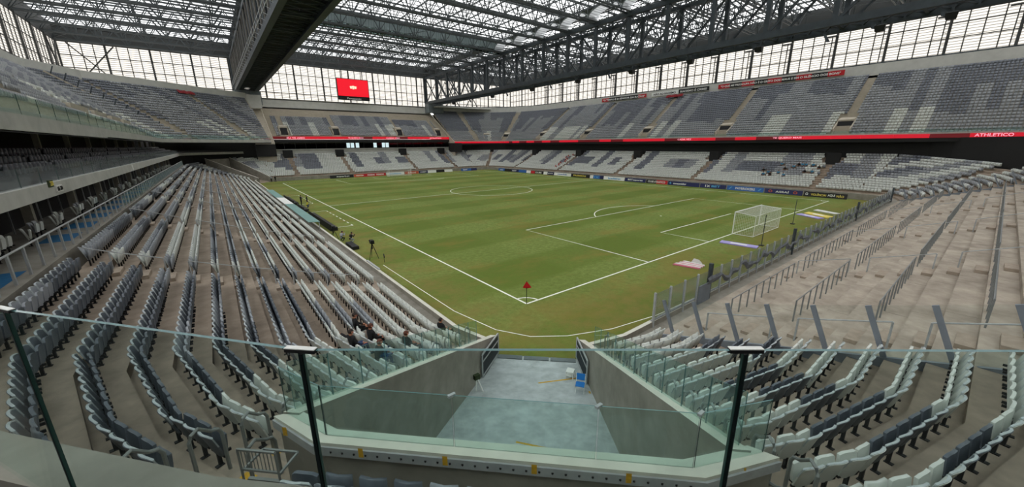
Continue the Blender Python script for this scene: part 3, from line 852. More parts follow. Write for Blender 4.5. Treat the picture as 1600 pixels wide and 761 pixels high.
def tier_rows(F, B, n, z0, z1):
    for j in range(n):
        z = z0 + (z1 - z0) / n * j
        yield j, [(p, z) for p in lerp_path(F, B, (j + .62) / n)]
def wall_strip(name, P, z0, z1, th, mats, out=1, cap=False):
    b = MB()
    P = [Vector(p) for p in P]; N = []
    for i in range(len(P)):
        d = (P[min(i + 1, len(P) - 1)] - P[max(i - 1, 0)]).normalized(); N.append(Vector((-d.y, d.x)) * th * out)
    for i in range(len(P) - 1):
        p, q = P[i], P[i + 1]; r, t = q + N[i + 1], p + N[i]
        b.hexa([(p.x, p.y, z0), (q.x, q.y, z0), (r.x, r.y, z0), (t.x, t.y, z0)], [(p.x, p.y, z1), (q.x, q.y, z1), (r.x, r.y, z1), (t.x, t.y, z1)])
    return b.build(name, mats, kind='structure')
# --- opposite side and the rounded far corner
CC = Vector((75.0, 111.0))
def arc(r, n=8): return [CC + r * Vector((math.cos(i * math.pi / 2 / n), math.sin(i * math.pi / 2 / n))) for i in range(n + 1)]
OF = [Vector((86.0, -45))] + arc(11.0) + [Vector((64.6, 122))]
OB = [Vector((104.8, -45))] + arc(29.8) + [Vector((64.6, 140.8))]
tier('opposite_upper_floor', OF, OB, 24, 10.75, 24.0)
up_s = []
def col_upper(s, j):
    """columns of dark, mid and pale seats, palest near the front"""
    blk = int(s // 1.9); h = hsh(blk, 17); h2 = hsh(blk, 23)
    if h < .20: return 2 if j < 3 + 6 * h2 else 1
    if h < .66: return 1 if j < 15 + 8 * h2 else 0
    return 0 if j > 2 + 8 * h2 else 1
for j, path in tier_rows(OF, OB, 24, 10.75, 24.0):
    for x, y, z, a, t in along(path, .3, .2):
        yy = y if y < 111 else 111 + 17 * math.atan2(y - 111, max(x - 75, .01))
        al = OA + [119.5, 136]
        dd = min(abs(yy - q) for q in al)
        if dd < (1.5 if j < 8 else .75) : continue
        if j < 1 and dd < 2: continue
        up_s.append((x, y, z, a, col_upper(yy, j)))
wall_strip('wall_opposite_top', OB, 23.5, 26.4, .3, 'wall_pale', -1)
wall_strip('wall_opposite_cap', [p + Vector((.3, .3)) for p in OB], 26.4, 26.7, .5, 'steel_dark', -1)
# behind the lower tier: dark concourse wall and soffit
def rr(k, keys):
    r = ring(k); out = []
    for key, rev in keys: out += (r[key][::-1] if rev else r[key])
    return out
BW = [Vector((67, ring(15.3)['NRb'][0].y))] + rr(15.3, [('NRb', 0), ('NRo', 1), ('FRo', 0), ('FRe', 1)]) + [Vector((64.0, ring(15.3)['FRe'][0].y))]
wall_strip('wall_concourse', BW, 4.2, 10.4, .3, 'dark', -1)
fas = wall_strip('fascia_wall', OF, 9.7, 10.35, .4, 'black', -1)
tier_edge = wall_strip('upper_edge_wall', [p for p in OF], 11.05, 11.35, .18, 'fascia', -1)
def ribbon(name, P, z0, z1, th, label, dark_cells=()):
    par = empty(name, (P[0][0], P[0][1], z0), label=label, category='display')
    for i in range(len(P) - 1):
        a = Vector(P[i]); c = Vector(P[i + 1]); L = (c - a).length; n = max(1, round(L / 4.6)); d = (c - a) / L; nn = Vector((-d.y, d.x)) * th
        if nn.dot(Vector((34, 52)) - a) > 0: nn = -nn
        for j in range(n):
            p = a + d * (L * j / n + .01); q = a + d * (L * (j + 1) / n - .01); r, t = q + nn, p + nn
            b = MB(); b.hexa([(p.x, p.y, z0), (q.x, q.y, z0), (r.x, r.y, z0), (t.x, t.y, z0)], [(p.x, p.y, z1), (q.x, q.y, z1), (r.x, r.y, z1), (t.x, t.y, z1)])
            b.build('led_panel', 'led_dark' if hsh(i, j, len(P), 4) < .28 else 'led_red', par)
    return par
OL = [p - Vector((.15, .0)) if i < 2 else p - Vector((.12, .12)) for i, p in enumerate(OF)]
led1 = ribbon('led_ribbon', OL, 10.37, 11.05, .1, 'long red LED ribbon along the front of the upper tier across the pitch')
lettering('TE QUERO MAIS', (85.72, 13.1, 10.72), (-1, 0, 0), .42, 5.4, 'led_text', led1)
lettering('ATHLETICO', (85.72, -15.4, 10.74), (-1, 0, 0), .5, 4.0, 'led_text', led1)
lettering('CADA VEZ', (85.72, 36.4, 10.72), (-1, 0, 0), .4, 3.8, 'led_text', led1)
# glass rail above the ribbon
gr = empty('upper_rail', (86, 30, 11.3), label='low glass rail along the front of the upper tier across the pitch', category='glass railing')
for i in range(int((111 + 30) / 3)):
    y = -30 + 3 * i; pane('glass_pane', (86.15, y + .03), (86.15, y + 2.97), 11.35, 11.35, .55, 'glass_green', gr)
# vomitories: dark mouth between two concrete cheeks, stair up behind
def vomitory(name, c, n, z, w=1.25, dpt=3.6, h=2.3):
    c = Vector(c); n = Vector(n).normalized(); t = Vector((-n.y, n.x)); b = MB()
    def P(a, d, zz): q = c + t * a + n * d; return (q.x, q.y, zz)
    for s in (-1, 1):
        a0, a1 = s * w, s * (w + .22)
        b.hexa([P(min(a0, a1), 0, z - .3), P(max(a0, a1), 0, z - .3), P(max(a0, a1), dpt, z - .3), P(min(a0, a1), dpt, z - .3)],
               [P(min(a0, a1), 0, z + .8), P(max(a0, a1), 0, z + .8), P(max(a0, a1), dpt, z + 2.9), P(min(a0, a1), dpt, z + 2.9)])
    b.hexa([P(-w, dpt - 1.4, z + h), P(w, dpt - 1.4, z + h), P(w, dpt + .3, z + h), P(-w, dpt + .3, z + h)], [P(-w, dpt - 1.4, z + 2.6), P(w, dpt - 1.4, z + 2.6), P(w, dpt + .3, z + 3.1), P(-w, dpt + .3, z + 3.1)])
    o = b.build(name, 'upper_tread', kind='structure')
    b = MB(); b.hexa([P(-w, dpt - 2.0, z + .05), P(w, dpt - 2.0, z + .05), P(w, dpt + .2, z + .05), P(-w, dpt + .2, z + .05)], [P(-w, dpt - 1.3, z + h), P(w, dpt - 1.3, z + h), P(w, dpt + .2, z + h), P(-w, dpt + .2, z + h)])
    b.build('opening', 'black', o)
    return o
for y in OA: vomitory('vomitory_wall', (87.3, y), (1, 0), 11.6)
for ang in (28, 62):
    d = Vector((math.cos(math.radians(ang)), math.sin(math.radians(ang)))); c = CC + d * 12.4; vomitory('vomitory_wall', c, d, 11.6)
# lower tier mouths across the pitch
for y in OA:
    b = MB(); b.box(85.2, 86.6, y - 1.1, y + 1.1, 5.0, 7.6); o = b.build('vomitory_wall', 'dark', kind='structure')

# --- far end: boxes, ribbon, upper tier, screen wall
EX0, EX1 = 1.5, 64.2
wall_strip('wall_far_end', [(EX0, 126.6), (EX1, 126.6)], 5.8, 8.9, .3, 'fascia', 1)
EF = [Vector((EX0, 126.0)), Vector((EX1, 126.0))]; EB = [Vector((EX0, 142.0)), Vector((EX1, 142.0))]
tier('far_end_upper_floor', EF, EB, 20, 12.9, 22.9)
for j, path in tier_rows(EF, EB, 20, 12.9, 22.9):
    if j > 14: continue
    for x, y, z, a, t in along(path, .3, .2):
        if min(abs(x - q) for q in EA) < (1.5 if j < 6 else .7): continue
        if x > 61.5 or x < 3.2: continue
        if j > 12 and (x < 21 or x > 44): continue
        up_s.append((x, y, z, a, col_upper(x + 300, j)))
wall_strip('wall_far_end_top', EB, 22.4, 25.9, .3, 'wall_pale', 1)
b = MB(); b.box(EX0, EX1, 125.7, 126.1, 11.0, 11.98); b.build('fascia_far_end_wall', 'black', kind='structure')
led2 = ribbon('led_ribbon', [(EX1, 125.6), (EX0, 125.6)], 12.0, 12.9, .12, 'red LED ribbon under the upper tier at the far end below the big screen')
for t, x in (('EU TE AMO', 8.2), ('TE QUERO MAIS', 27), ('CADA VEZ', 40.5), ('ATHLETICO', 58)): lettering(t, (x, 125.55, 12.45), (0, -1, 0), .5, 5.2, 'led_text', led2)
for x in EA[0:1] + EA[1:]: vomitory('vomitory_wall', (x, 126.9), (0, 1), 13.4, 1.0, 2.4, 2.2)
bx = empty('box_wall', (0, 0, 0), kind='structure')
b = MB(); b.box(EX0, EX1, 127.6, 128.0, 8.6, 12.0); b.build('back_panel', 'dark', bx)
b = MB(); b.box(EX0, EX1, 126.2, 128.0, 8.75, 8.95); b.build('sill', 'fascia', bx)
n = 20
for i in range(n):
    x0 = EX0 + (EX1 - EX0) * i / n; x1 = EX0 + (EX1 - EX0) * (i + 1) / n
    lit = 7 <= i <= 11 and i != 9
    b = MB(); b.box(x0 + .06, x1 - .06, 126.25, 126.3, 8.95, 11.0); b.build('pane', 'glass_dark', bx)
    if lit:
        for q in range(2 if i % 2 else 1):
            b = MB(); w0 = x0 + .3 + q * 1.4; b.box(w0, w0 + 1.15, 126.18, 126.22, 9.15, 10.8); b.build('lit_pane', 'lit_window', bx)
    b = MB(); b.box(x0 - .05, x0 + .05, 126.2, 126.35, 8.95, 11.0); b.build('mullion', 'black', bx)
for x in EA:
    b = MB(); b.box(x - 1.4, x + 1.2, 125.2, 126.7, 6.1, 8.6); b.build('vomitory_opening_wall', 'black', kind='structure')
# big screen
sc_ = empty('video_screen', (32.4, 140.6, 26.5), label='big red video screen hanging above the far end stand', category='screen')
b = MB(); b.box(26.6, 38.2, 140.5, 141.4, 27.9, 34.2); b.build('cabinet', 'black', sc_)
b = MB(); b.box(26.8, 38.0, 140.42, 140.5, 28.0, 34.0); b.build('display', 'screen', sc_)
b = MB(); b.box(26.6, 38.2, 140.45, 141.4, 26.6, 27.85); b.build('brand_bar', 'black_print', sc_)
lettering('Panasonic', (32.4, 140.43, 27.2), (0, -1, 0), .62, 5.2, 'white', sc_)
b = MB(); cxs, czs = 32.4, 31.2
for i, (dx, hh) in enumerate(((-.8, .8), (0, 1.1), (.8, .8))):       # small crest
    b.hexa([(cxs + dx - .32, 140.38, czs - hh * .6), (cxs + dx + .32, 140.38, czs - hh * .6), (cxs + dx + .32, 140.41, czs - hh * .6), (cxs + dx - .32, 140.41, czs - hh * .6)],
           [(cxs + dx - .42, 140.38, czs + hh * .5), (cxs + dx + .42, 140.38, czs + hh * .5), (cxs + dx + .42, 140.41, czs + hh * .5), (cxs + dx - .42, 140.41, czs + hh * .5)])
b.build('crest', 'screen_white', sc_)
for x in (28.5, 36.3):
    b = MB(); b.bar((x, 141.2, 34.2), (x, 141.2, 37.6), .25); b.build('hanger', 'steel_dark', sc_)

# --- long side upper tier with the canted far corner
LF = [Vector(p) for p in ((-22, -12), (-22, 36), (-22, 96), (-17.5, 103), (-10, 110.5), (-2, 119), (.8, 122))]
LB = [Vector(p) for p in ((-39.8, -12), (-39.8, 36), (-39.8, 99), (-34, 111), (-24, 118.5), (-11.5, 129.5), (-2.6, 135.5))]
tier('long_upper_floor', LF, LB, 22, 11.3, 24.6)
for j, path in tier_rows(LF, LB, 22, 11.3, 24.6):
    for x, y, z, a, t in along(path, 22, .4):
        s = t
        if j < 3 and s < 95: continue                    # glass boxes at the front of the long side
        if min(abs(s - q - .15 * j) for q in (60, 83.5, 118 + .1 * j, 136 + .3 * j)) < (1.4 if 2 < j < 8 else .7): continue
        if 4 <= j <= 6 and s < 88 and hsh(int(s / 9), 3) < .6: continue
        up_s.append((x, y, z, a, col_upper(s + 500, j)))
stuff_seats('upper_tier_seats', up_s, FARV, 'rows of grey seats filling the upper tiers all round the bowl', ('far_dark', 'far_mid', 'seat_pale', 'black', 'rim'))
wall_strip('wall_long_top', LB, 24.0, 26.4, .3, 'wall_pale', 1)
wall_strip('wall_long_fascia', LF[:2], 10.9, 11.95, .35, 'fascia', 1)
wall_strip('wall_long_fascia', LF[1:], 11.0, 11.75, .35, 'fascia', 1)
gr = empty('upper_rail', (-22, 30, 12), label='green glass rail along the upper tier of the long side', category='glass railing')
for a, c in zip(LF, LF[1:]):
    L = (c - a).length; n = max(1, round(L / 3))
    for i in range(n):
        p = a.lerp(c, (i + .01) / n); q = a.lerp(c, (i + .99) / n); pane('glass_pane', p, q, 11.75, 11.75, 1.0, 'glass_green', gr)
# concrete boxes standing in the front rows of the long side
for i, y in enumerate((44, 55, 66, 76)):
    b = MB(); b.box(-26.2, -25.2, y, y + 7.5, 12.5, 14.6); b.build('vomitory_wall', 'upper_tread', kind='structure')
# sloping rail with stub posts beside the corner aisle
sr = empty('stair_rail', (-24, 104, 13), label='long sloping rail with slanted stub posts climbing the corner of the upper tier', category='railing')
P0 = Vector((-21.5, 104.5, 13.0)); P1 = Vector((-37.5, 101.5, 24.6)); b = MB(); b.bar(P0, P1, .12, .3); b.build('rail', 'upper_tread', sr)
for i in range(11):
    q = P0.lerp(P1, i / 10.5); b = MB(); b.bar(q, q + Vector((.5, .5, 1.6)), .14); b.build('post', 'steel_dark', sr)

# --- long side: box tier behind the middle fascia
MF = [Vector(p) for p in ((-20.6, -9), (-20.6, 108), (-16.5, 116), (-6, 124.5), (1.4, 126.0))]
wall_strip('wall_middle_fascia', MF, 7.85, 8.47, .35, 'fascia', 1)
MBk = [Vector(p) for p in ((-25.5, -9), (-25.5, 110), (-20, 121), (-8, 129), (1.4, 130.0))]
b = MB()
for i in range(4):
    a, c, e, f_ = MF[i], MF[i + 1], MBk[i + 1], MBk[i]
    b.poly([(a.x, a.y, 8.3), (c.x, c.y, 8.3), (e.x, e.y, 9.1), (f_.x, f_.y, 9.1)]); b.poly([(f_.x, f_.y, 8.9), (e.x, e.y, 8.9), (e.x, e.y, 12.2), (f_.x, f_.y, 12.2)])
    b.poly([(a.x - .2, a.y, 7.86), (c.x - .2, c.y, 7.86), (e.x, e.y, 7.86), (f_.x, f_.y, 7.86)])
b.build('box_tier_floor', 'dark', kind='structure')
gr = empty('box_rail', (-20.7, 30, 8.5), label='dark reflective glass rail above the middle fascia of the long side', category='glass railing')
for i in range(46):
    y = -8 + 2.5 * i; pane('glass_pane', (-20.78, y + .02), (-20.78, y + 2.48), 8.47, 8.47, .75, 'glass_fence', gr)
bs_ = []
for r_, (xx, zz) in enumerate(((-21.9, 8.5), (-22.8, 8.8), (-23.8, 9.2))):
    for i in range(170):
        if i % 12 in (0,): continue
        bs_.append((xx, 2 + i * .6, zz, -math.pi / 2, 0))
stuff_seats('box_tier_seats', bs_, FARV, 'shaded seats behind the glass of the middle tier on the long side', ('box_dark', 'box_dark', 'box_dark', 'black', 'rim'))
for i in range(14):
    b = MB(); y = 3 + i * 7.6; b.box(-24.4, -24.1, y, y + .3, 8.5, 12.0); b.build('column', 'wall', kind='structure')
# platform with blue bays behind the top row
PZ = 5.72
plat = MB(); plat.box(-23.6, -20.05, -9, 107, 4.4, PZ); plat = plat.build('platform_floor', 'wall', kind='structure')
for i in range(26):
    y = 1.6 + i * 4.0; b = MB(); b.poly([(-21.6, y, PZ + .006), (-20.5, y, PZ + .006), (-20.5, y + 2.3, PZ + .006), (-21.6, y + 2.3, PZ + .006)])
    if not 6.4 < y + 1 < 8: b.build('blue_bay', 'blue_floor', plat)
b = MB(); b.box(-23.9, -23.6, -9, 110, 4.4, 7.9); b.build('wall_platform_back', 'dark', kind='structure')
for i in range(48):
    b = MB(); y = 1.0 + i * 2.1; b.bar((-23.2, y, PZ), (-23.2, y, 7.86), .06); b.build('partition_post', 'steel', plat)
for i in range(13):
    b = MB(); y = 5 + i * 8.0; b.box(-22.6, -22.25, y, y + .35, PZ, 7.86); b.build('column', 'wall', kind='structure')

# ---- closing walls between the tiers and behind the far-left corner
def quadwall(name, pts, mat='fascia'):
    b = MB(); b.poly(pts); return b.build(name, mat, kind='structure')
for x, xo in ((EX0, -1), (EX1 + .2, 1)):
    b = MB(); b.hexa([(x - .12, 121.5, 5.5), (x + .12, 121.5, 5.5), (x + .12, 142.3, 5.5), (x - .12, 142.3, 5.5)], [(x - .12, 121.5, 10.9), (x + .12, 121.5, 10.9), (x + .12, 142.3, 23.4), (x - .12, 142.3, 23.4)]); b.build('tier_end_wall', 'upper_tread', kind='structure')
CW = [ring(15.3)['FLe'][0], *[fy(mir(q)) for q in quad(15.3)][1:], *[fy(q) for q in quad(15.3)][::-1][1:]]
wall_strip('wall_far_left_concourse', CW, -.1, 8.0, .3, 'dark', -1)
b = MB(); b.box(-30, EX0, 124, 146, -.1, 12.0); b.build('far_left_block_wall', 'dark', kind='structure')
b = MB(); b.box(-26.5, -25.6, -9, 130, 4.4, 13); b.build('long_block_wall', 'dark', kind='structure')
# ---- the end behind the camera: upper tier, its wall, and the corner above the viewing platform
NF = [Vector((104.8, -24.0)), Vector((-2, -24.0)), Vector((-13.0, -33.5)), Vector((-22, -12.2))]
tier('near_end_upper_floor', [Vector((104.8, -24)), Vector((2, -24))], [Vector((104.8, -42)), Vector((2, -42))], 22, 11.3, 24.6)
wall_strip('near_end_back_wall', [(104.8, -42.3), (-40, -42.3)], 5, 26.4, .3, 'wall_pale', 1)
wall_strip('near_end_concourse_wall', [(90, -26.5), (0, -26.5)], 4.0, 11.5, .3, 'dark', 1)
b = MB(); P = [uv(25.0, -7.5), uv(44, -26), uv(44, 26), uv(25.0, 7.5)]  # unseen slab and back wall, added so the glass reflects darker
b.hexa([(P[0][0], P[0][1], 13.0), (P[1][0], P[1][1], 25), (P[2][0], P[2][1], 25), (P[3][0], P[3][1], 13.0)], [(P[0][0], P[0][1], 13.6), (P[1][0], P[1][1], 25.6), (P[2][0], P[2][1], 25.6), (P[3][0], P[3][1], 13.6)]); b.build('corner_upper_slab', 'fascia', kind='structure')
wall_strip('corner_back_wall', [uv(27.5, -12)[:2], uv(27.5, 12)[:2]], 4, 16, .3, 'wall', 1)

b = MB(); b.hexa([(-3.2, 123, 4), (1.4, 121.8, 4), (1.4, 142.2, 4), (-3.2, 142.2, 4)], [(-3.2, 123, 10.7), (1.4, 121.8, 10.7), (1.4, 142.2, 22.6), (-3.2, 142.2, 22.6)]); b.build('tier_junction_wall', 'upper_tread', kind='structure')
b = MB(); b.box(-3.0, 1.4, 135.6, 142.6, 22, 26.0); b.build('junction_top_wall', 'wall_pale', kind='structure')

for xa, xb in ((-3.4, EX0 + .16), (EX1 + .04, 67.5)):
    b = MB(); b.box(xa, xb, 121.3, 126.4, 6.9, 10.5); b.build('tier_junction_base_wall', 'dark', kind='structure')

# ================================================================== roof and facades
X0, X1, Y1, YN = -42.0, 110.0, 143.0, -46.0
BAY = 9.25
YB = [141.4 - BAY * i for i in range(21)]                 # truss lines
ZB, ZT = 37.6, 41.2                                        # secondary trusses
TL = (-4.3, 1.1); TR = (63.0, 68.3)                        # main trusses in plan
roof = empty('roof', (0, 0, 0), kind='structure')
def sec_truss(x0, x1, zb=ZB, zt=ZT, wid=1.1):
    """space truss along x, two bottom chords, two top chords, warren webs"""
    b = MB(); n = max(2, round((x1 - x0) / 2.31)); dx = (x1 - x0) / n
    for s in (-1, 1):
        b.bar((x0, s * wid / 2, zb), (x1, s * wid / 2, zb), .28, .32); b.bar((x0, s * wid, zt), (x1, s * wid, zt), .26, .30)
        for i in range(n):
            xa = x0 + i * dx; up = i % 2 == 0
            b.bar((xa, s * wid / 2, zb) if up else (xa, s * wid, zt), (xa + dx, s * wid, zt) if up else (xa + dx, s * wid / 2, zb), .15)
            if i % 2 == 0: b.bar((xa, s * wid / 2, zb), (xa, s * wid, zt), .14)
    for i in range(0, n, 2):
        xa = x0 + i * dx; b.bar((xa, -wid / 2, zb), (xa, wid / 2, zb), .09); b.bar((xa, -wid / 2, zb), (xa + dx, wid / 2, zb), .08)
    return b.mesh('roof_truss', 'truss')
SPANS = [(X0, TL[0]), (TL[1], TR[0]), (TR[1], X1)]
for sp in SPANS:
    me = sec_truss(*sp)
    for y in YB: place('roof_truss', me, (0, y, 0), 0, roof)
def purlins(x0, x1):
    """light members along y between two truss lines, with the knee webs seen from below"""
    b = MB(); n = max(2, round((x1 - x0) / 4.62)); dx = (x1 - x0) / n
    for i in range(n + 1):
        x = x0 + i * dx; b.bar((x, 0, ZT + .1), (x, -BAY, ZT + .1), .16, .2)
        if i % 2: continue
        b.bar((x, 0, ZT - 1.3), (x, -BAY, ZT - 1.3), .10)
        for j in range(4):
            b.bar((x, -BAY * j / 4, ZT + .1), (x, -BAY * (j + .5) / 4, ZT - 1.3), .07); b.bar((x, -BAY * (j + .5) / 4, ZT - 1.3), (x, -BAY * (j + 1) / 4, ZT + .1), .07)
        if i < n and i % 6 == 0: b.bar((x, 0, ZB), (x + dx, -BAY, ZB), .09); b.bar((x + dx, 0, ZB), (x, -BAY, ZB), .09)
    m_ = n
    for i in range(m_ + 1):
        x = x0 + (x1 - x0) * i / m_; b.bar((x, 0, ZT + .22), (x, -BAY, ZT + .22), .12, .14)
    for q in (.25, .5, .75): b.bar((x0, -BAY * q, ZT + .25), (x1, -BAY * q, ZT + .25), .12, .14)
    return b.mesh('purlin_frame', 'truss')
for x0, x1 in SPANS:
    me = purlins(x0, x1)
    b = MB(); b.box(x0, x1, -BAY + .05, -.05, ZT + .35, ZT + .38); sh = b.mesh('roof_sheet', 'roof_sheet')
    for y in YB[:-1]:
        place('purlin_frame', me, (0, y, 0), 0, roof); place('roof_sheet', sh, (0, y, 0), 0, roof)
for x0, x1 in (TL, TR):
    b = MB(); b.box(x0, x1, YN, Y1, ZT + .35, ZT + .5); b.build('roof_deck', 'steel_grey', roof)

# ---- main trusses
def main_truss(name, xa, xb, zb, zt, clad):
    par = empty(name, (xa, 60, zb), kind='structure')
    ys = YB[:-1]
    for x in (xa, xb):
        for z, h in ((zb, 1.05), (zt, .8)):
            b = MB(); b.box(x - .45, x + .45, ys[-1], Y1 - .3, z - h / 2, z + h / 2); b.build('chord', 'steel_dark', par)
        for i, y in enumerate(ys):
            b = MB(); b.box(x - .3, x + .3, y - .35, y + .35, zb, zt); b.build('vertical', 'steel_dark', par)
            if i < len(ys) - 1:
                y2 = ys[i + 1]; m = (y + y2) / 2
                b = MB()
                if m < 50: b.bar((x, y, zb), (x, y2, zt), .34)
                else: b.bar((x, y, zt), (x, y2, zb), .34)
                b.build('diagonal', 'steel_dark', par)
                b = MB(); b.bar((x, y, zt if m < 50 else zb), (x, m, (zb + zt) / 2), .16); b.bar((x, m, (zb + zt) / 2), (x, m, zt), .16); b.build('brace', 'steel_dark', par)
    for i, y in enumerate(ys):
        b = MB(); b.bar((xa, y, zb), (xb, y, zb), .35); b.bar((xa, y, zt), (xb, y, zt), .35); b.bar((xa, y, zb), (xb, y, zt), .2)
        b.build('cross_member', 'steel_dark', par)
        if i < len(ys) - 1:
            y2 = ys[i + 1]; b = MB()
            for k in range(4):
                p = y + (y2 - y) * k / 4; q = y + (y2 - y) * (k + 1) / 4
                b.bar((xa, p, zb), (xb, q, zb), .16); b.bar((xb, p, zb), (xa, q, zb), .16)
            b.build('bottom_bracing', 'steel_dark', par)
            b = MB(); b.bar((xa, y, zt), (xb, y2, zt), .18); b.bar((xb, y, zt), (xa, y2, zt), .18); b.build('top_bracing', 'steel_dark', par)
    b = MB(); b.box(xa - .9, xb + .9, Y1 - 4.6, Y1 - 1.2, 23.2, zb - .5); b.build('pier', 'steel_grey', par)
    b = MB(); b.box(xa - .7, xa + .1, Y1 - 1.4, Y1 - .4, zb, zt + .5); b.box(xb - .1, xb + .7, Y1 - 1.4, Y1 - .4, zb, zt + .5); b.build('end_post', 'steel_dark', par)
    return par
trL = main_truss('long_side_beam', TL[0], TL[1], 28.0, 37.2, True)
trR = main_truss('opposite_beam', TR[0], TR[1], 27.3, 37.2, False)
M['clad'] = pmat('dark_cladding', (26, 29, 31), 0.8, 0.25, 0.7)
M['slat'] = pmat('pale_slat', (98, 96, 90), 0.6, 0.15, 1)
for i, y in enumerate(YB[:-2]):
    for x in (TL[0] + .35, TL[1] - .35):
        b = MB(); b.box(x - .03, x + .03, y - BAY + .4, y - .4, 28.4, 36.8); b.build('cladding_panel', 'clad', trL)
    b = MB(); b.box(TL[0] + .5, TL[1] - .5, y - BAY + .4, y - .4, 28.7, 28.75); b.build('deck_panel', 'clad', trL)
    for k in range(2):
        b = MB(); yy = y - BAY * (k + .5) / 2; b.box(TL[0] - .42, TL[0] - .2, yy - .28, yy + .28, 28.6, 36.9); b.build('slat', 'slat', trL)
    b = MB()                                                # catwalk brackets along the lower edge
    for k in range(3):
        yy = y - BAY * k / 3; b.bar((TL[0] - .4, yy, 28.2), (TL[0] - 1.1, yy, 28.5), .07); b.bar((TL[0] - 1.1, yy, 28.5), (TL[0] - 1.1, yy, 29.4), .06)
    b.bar((TL[0] - 1.1, y, 29.4), (TL[0] - 1.1, y - BAY, 29.4), .06); b.bar((TL[0] - 1.1, y, 28.5), (TL[0] - 1.1, y - BAY, 28.5), .08)
    b.build('catwalk', 'steel', trL)

# ---- glazed band where the moving roof starts, and the arched edge beside the far main truss
gb = empty('glazed_band', (34, 87, 38), label='glazed pale green band spanning the roof above the halfway line', category='skylight')
n = 46
for i in range(n):
    x0 = 2 + 60.5 * i / n; x1 = 2 + 60.5 * (i + 1) / n
    for (ya, za, yb_, zb_), mt in (((86.6, 38.4, 86.2, 40.0), 'band_sheet'), ((87.3, 37.2, 86.6, 38.4), 'glass_dark')):
        b = MB(); b.hexa([(x0 + .04, ya, za), (x1 - .04, ya, za), (x1 - .04, ya + .05, za), (x0 + .04, ya + .05, za)], [(x0 + .04, yb_, zb_), (x1 - .04, yb_, zb_), (x1 - .04, yb_ + .05, zb_), (x0 + .04, yb_ + .05, zb_)]); b.build('pane', mt, gb)
b = MB()
for y, z in ((86.6, 38.4), (86.2, 40.05), (87.3, 37.15)): b.bar((2, y, z), (62.5, y, z), .14)
for i in range(n + 1):
    x = 2 + 60.5 * i / n; b.bar((x, 87.3, 37.15), (x, 86.6, 38.4), .08); b.bar((x, 86.6, 38.4), (x, 86.2, 40.05), .08)
b.build('frame', 'steel_grey', gb)
ar = empty('arched_edge', (60, 40, 38), label='scalloped translucent roof edge beside the far main truss', category='skylight')
for i in range(9):
    ya = 85 - BAY * i; b = MB(); fr_ = MB(); pr = []
    for k in range(9):
        t = math.pi * k / 8; pr.append((ya - BAY / 2 + BAY / 2 * math.cos(t), 37.6 + 2.0 * math.sin(t)))
    for (y0, z0), (y1, z1) in zip(pr, pr[1:]):
        b.poly([(58.8, y0, z0), (62.0, y0, z0), (62.0, y1, z1), (58.8, y1, z1)]); fr_.bar((58.8, y0, z0), (58.8, y1, z1), .18)
    b.build('arch_panel', 'arch_sheet', ar); fr_.build('arch_rib', 'steel_grey', ar)

# ---- translucent facades
def facade(name, P, D, n, zs, W_, skip=lambda i, r: False, col_every=4, cx=None):
    """panes along a straight wall from P in level direction D, n bays of width W_; rows between heights zs"""
    par = empty(name, (0, 0, 0), kind='structure'); D = Vector(D); N = Vector((-D.y, D.x)); ang = math.atan2(D.y, D.x)
    mes = []
    for z0, z1 in zip(zs, zs[1:]):
        b = MB(); b.box(.05, W_ - .05, -.03, .03, z0 + .05, z1 - .05); mes.append(b.mesh('pane', 'wall_sheet'))
    b = MB(); b.box(-.085, .085, -.12, .12, zs[0], zs[-1]); mul = b.mesh('mullion', 'mullion')
    b = MB(); b.box(-.22, .22, -.35, .1, zs[0], zs[-1] + 1); colm = b.mesh('column', 'mullion')
    b = MB(); b.box(0, W_ * n, -.1, .1, -.08, .08); tr_ = b.mesh('transom', 'mullion')
    for i in range(n + 1):
        p = Vector(P) + D * W_ * i
        place('column' if i % col_every == 0 else 'mullion', colm if i % col_every == 0 else mul, (p.x, p.y, 0), ang, par)
        if i < n:
            for r_, me in enumerate(mes):
                if not skip(i, r_): place('pane', me, (p.x, p.y, 0), ang, par)
    for z in zs: place('transom', tr_, (P[0], P[1], z), ang, par)
    return par
ZS = [24.5, 27.85, 31.0, 34.15, 37.4]
fE = facade('facade_far_wall', (X0, Y1), (1, 0), 66, ZS, 152 / 66)
fL = facade('facade_long_wall', (X0, Y1 - BAY * 7), (0, 1), 28, ZS, BAY / 4)
fN = facade('facade_near_wall', (X1, YN + .5), (-1, 0), 12, [26.4, 37.4], 152 / 12, col_every=1)
fO = facade('facade_opposite_wall', (X1, Y1), (0, -1), 76, [27.2, 30.3, 33.1, 35.9, 37.4], BAY / 4)
for nm, pts, par in (('cross_brace', [((-40, 142.6, 37.2), (-31, 142.6, 26.5)), ((-31, 142.6, 37.2), (-40, 142.6, 26.5))], fE), ('cross_brace', [((-41.6, 141, 37), (-41.6, 133, 26.5)), ((-41.6, 133, 37), (-41.6, 141, 26.5))], fL),
                     ('cross_brace', [((73, 142.6, 36.5), (80, 142.6, 26.5)), ((80, 142.6, 36.5), (73, 142.6, 26.5)), ((83, 142.6, 36.5), (90, 142.6, 26.5)), ((90, 142.6, 36.5), (83, 142.6, 26.5))], fE)):
    for p, q in pts:
        b = MB(); b.bar(p, q, .28); b.build(nm, 'mullion', par)
b = MB(); b.box(X0, X1, Y1 - .2, Y1 + .3, 37.4, 41.6); b.build('edge_beam_far', 'mullion', roof)
b = MB(); b.box(X0 - .3, X0 + .2, 70, Y1, 37.4, 41.6); b.build('edge_beam_long', 'mullion', roof)
b = MB(); b.box(X1 - .2, X1 + .3, YN, Y1, 37.4, 41.6); b.build('edge_beam_opposite', 'mullion', roof)
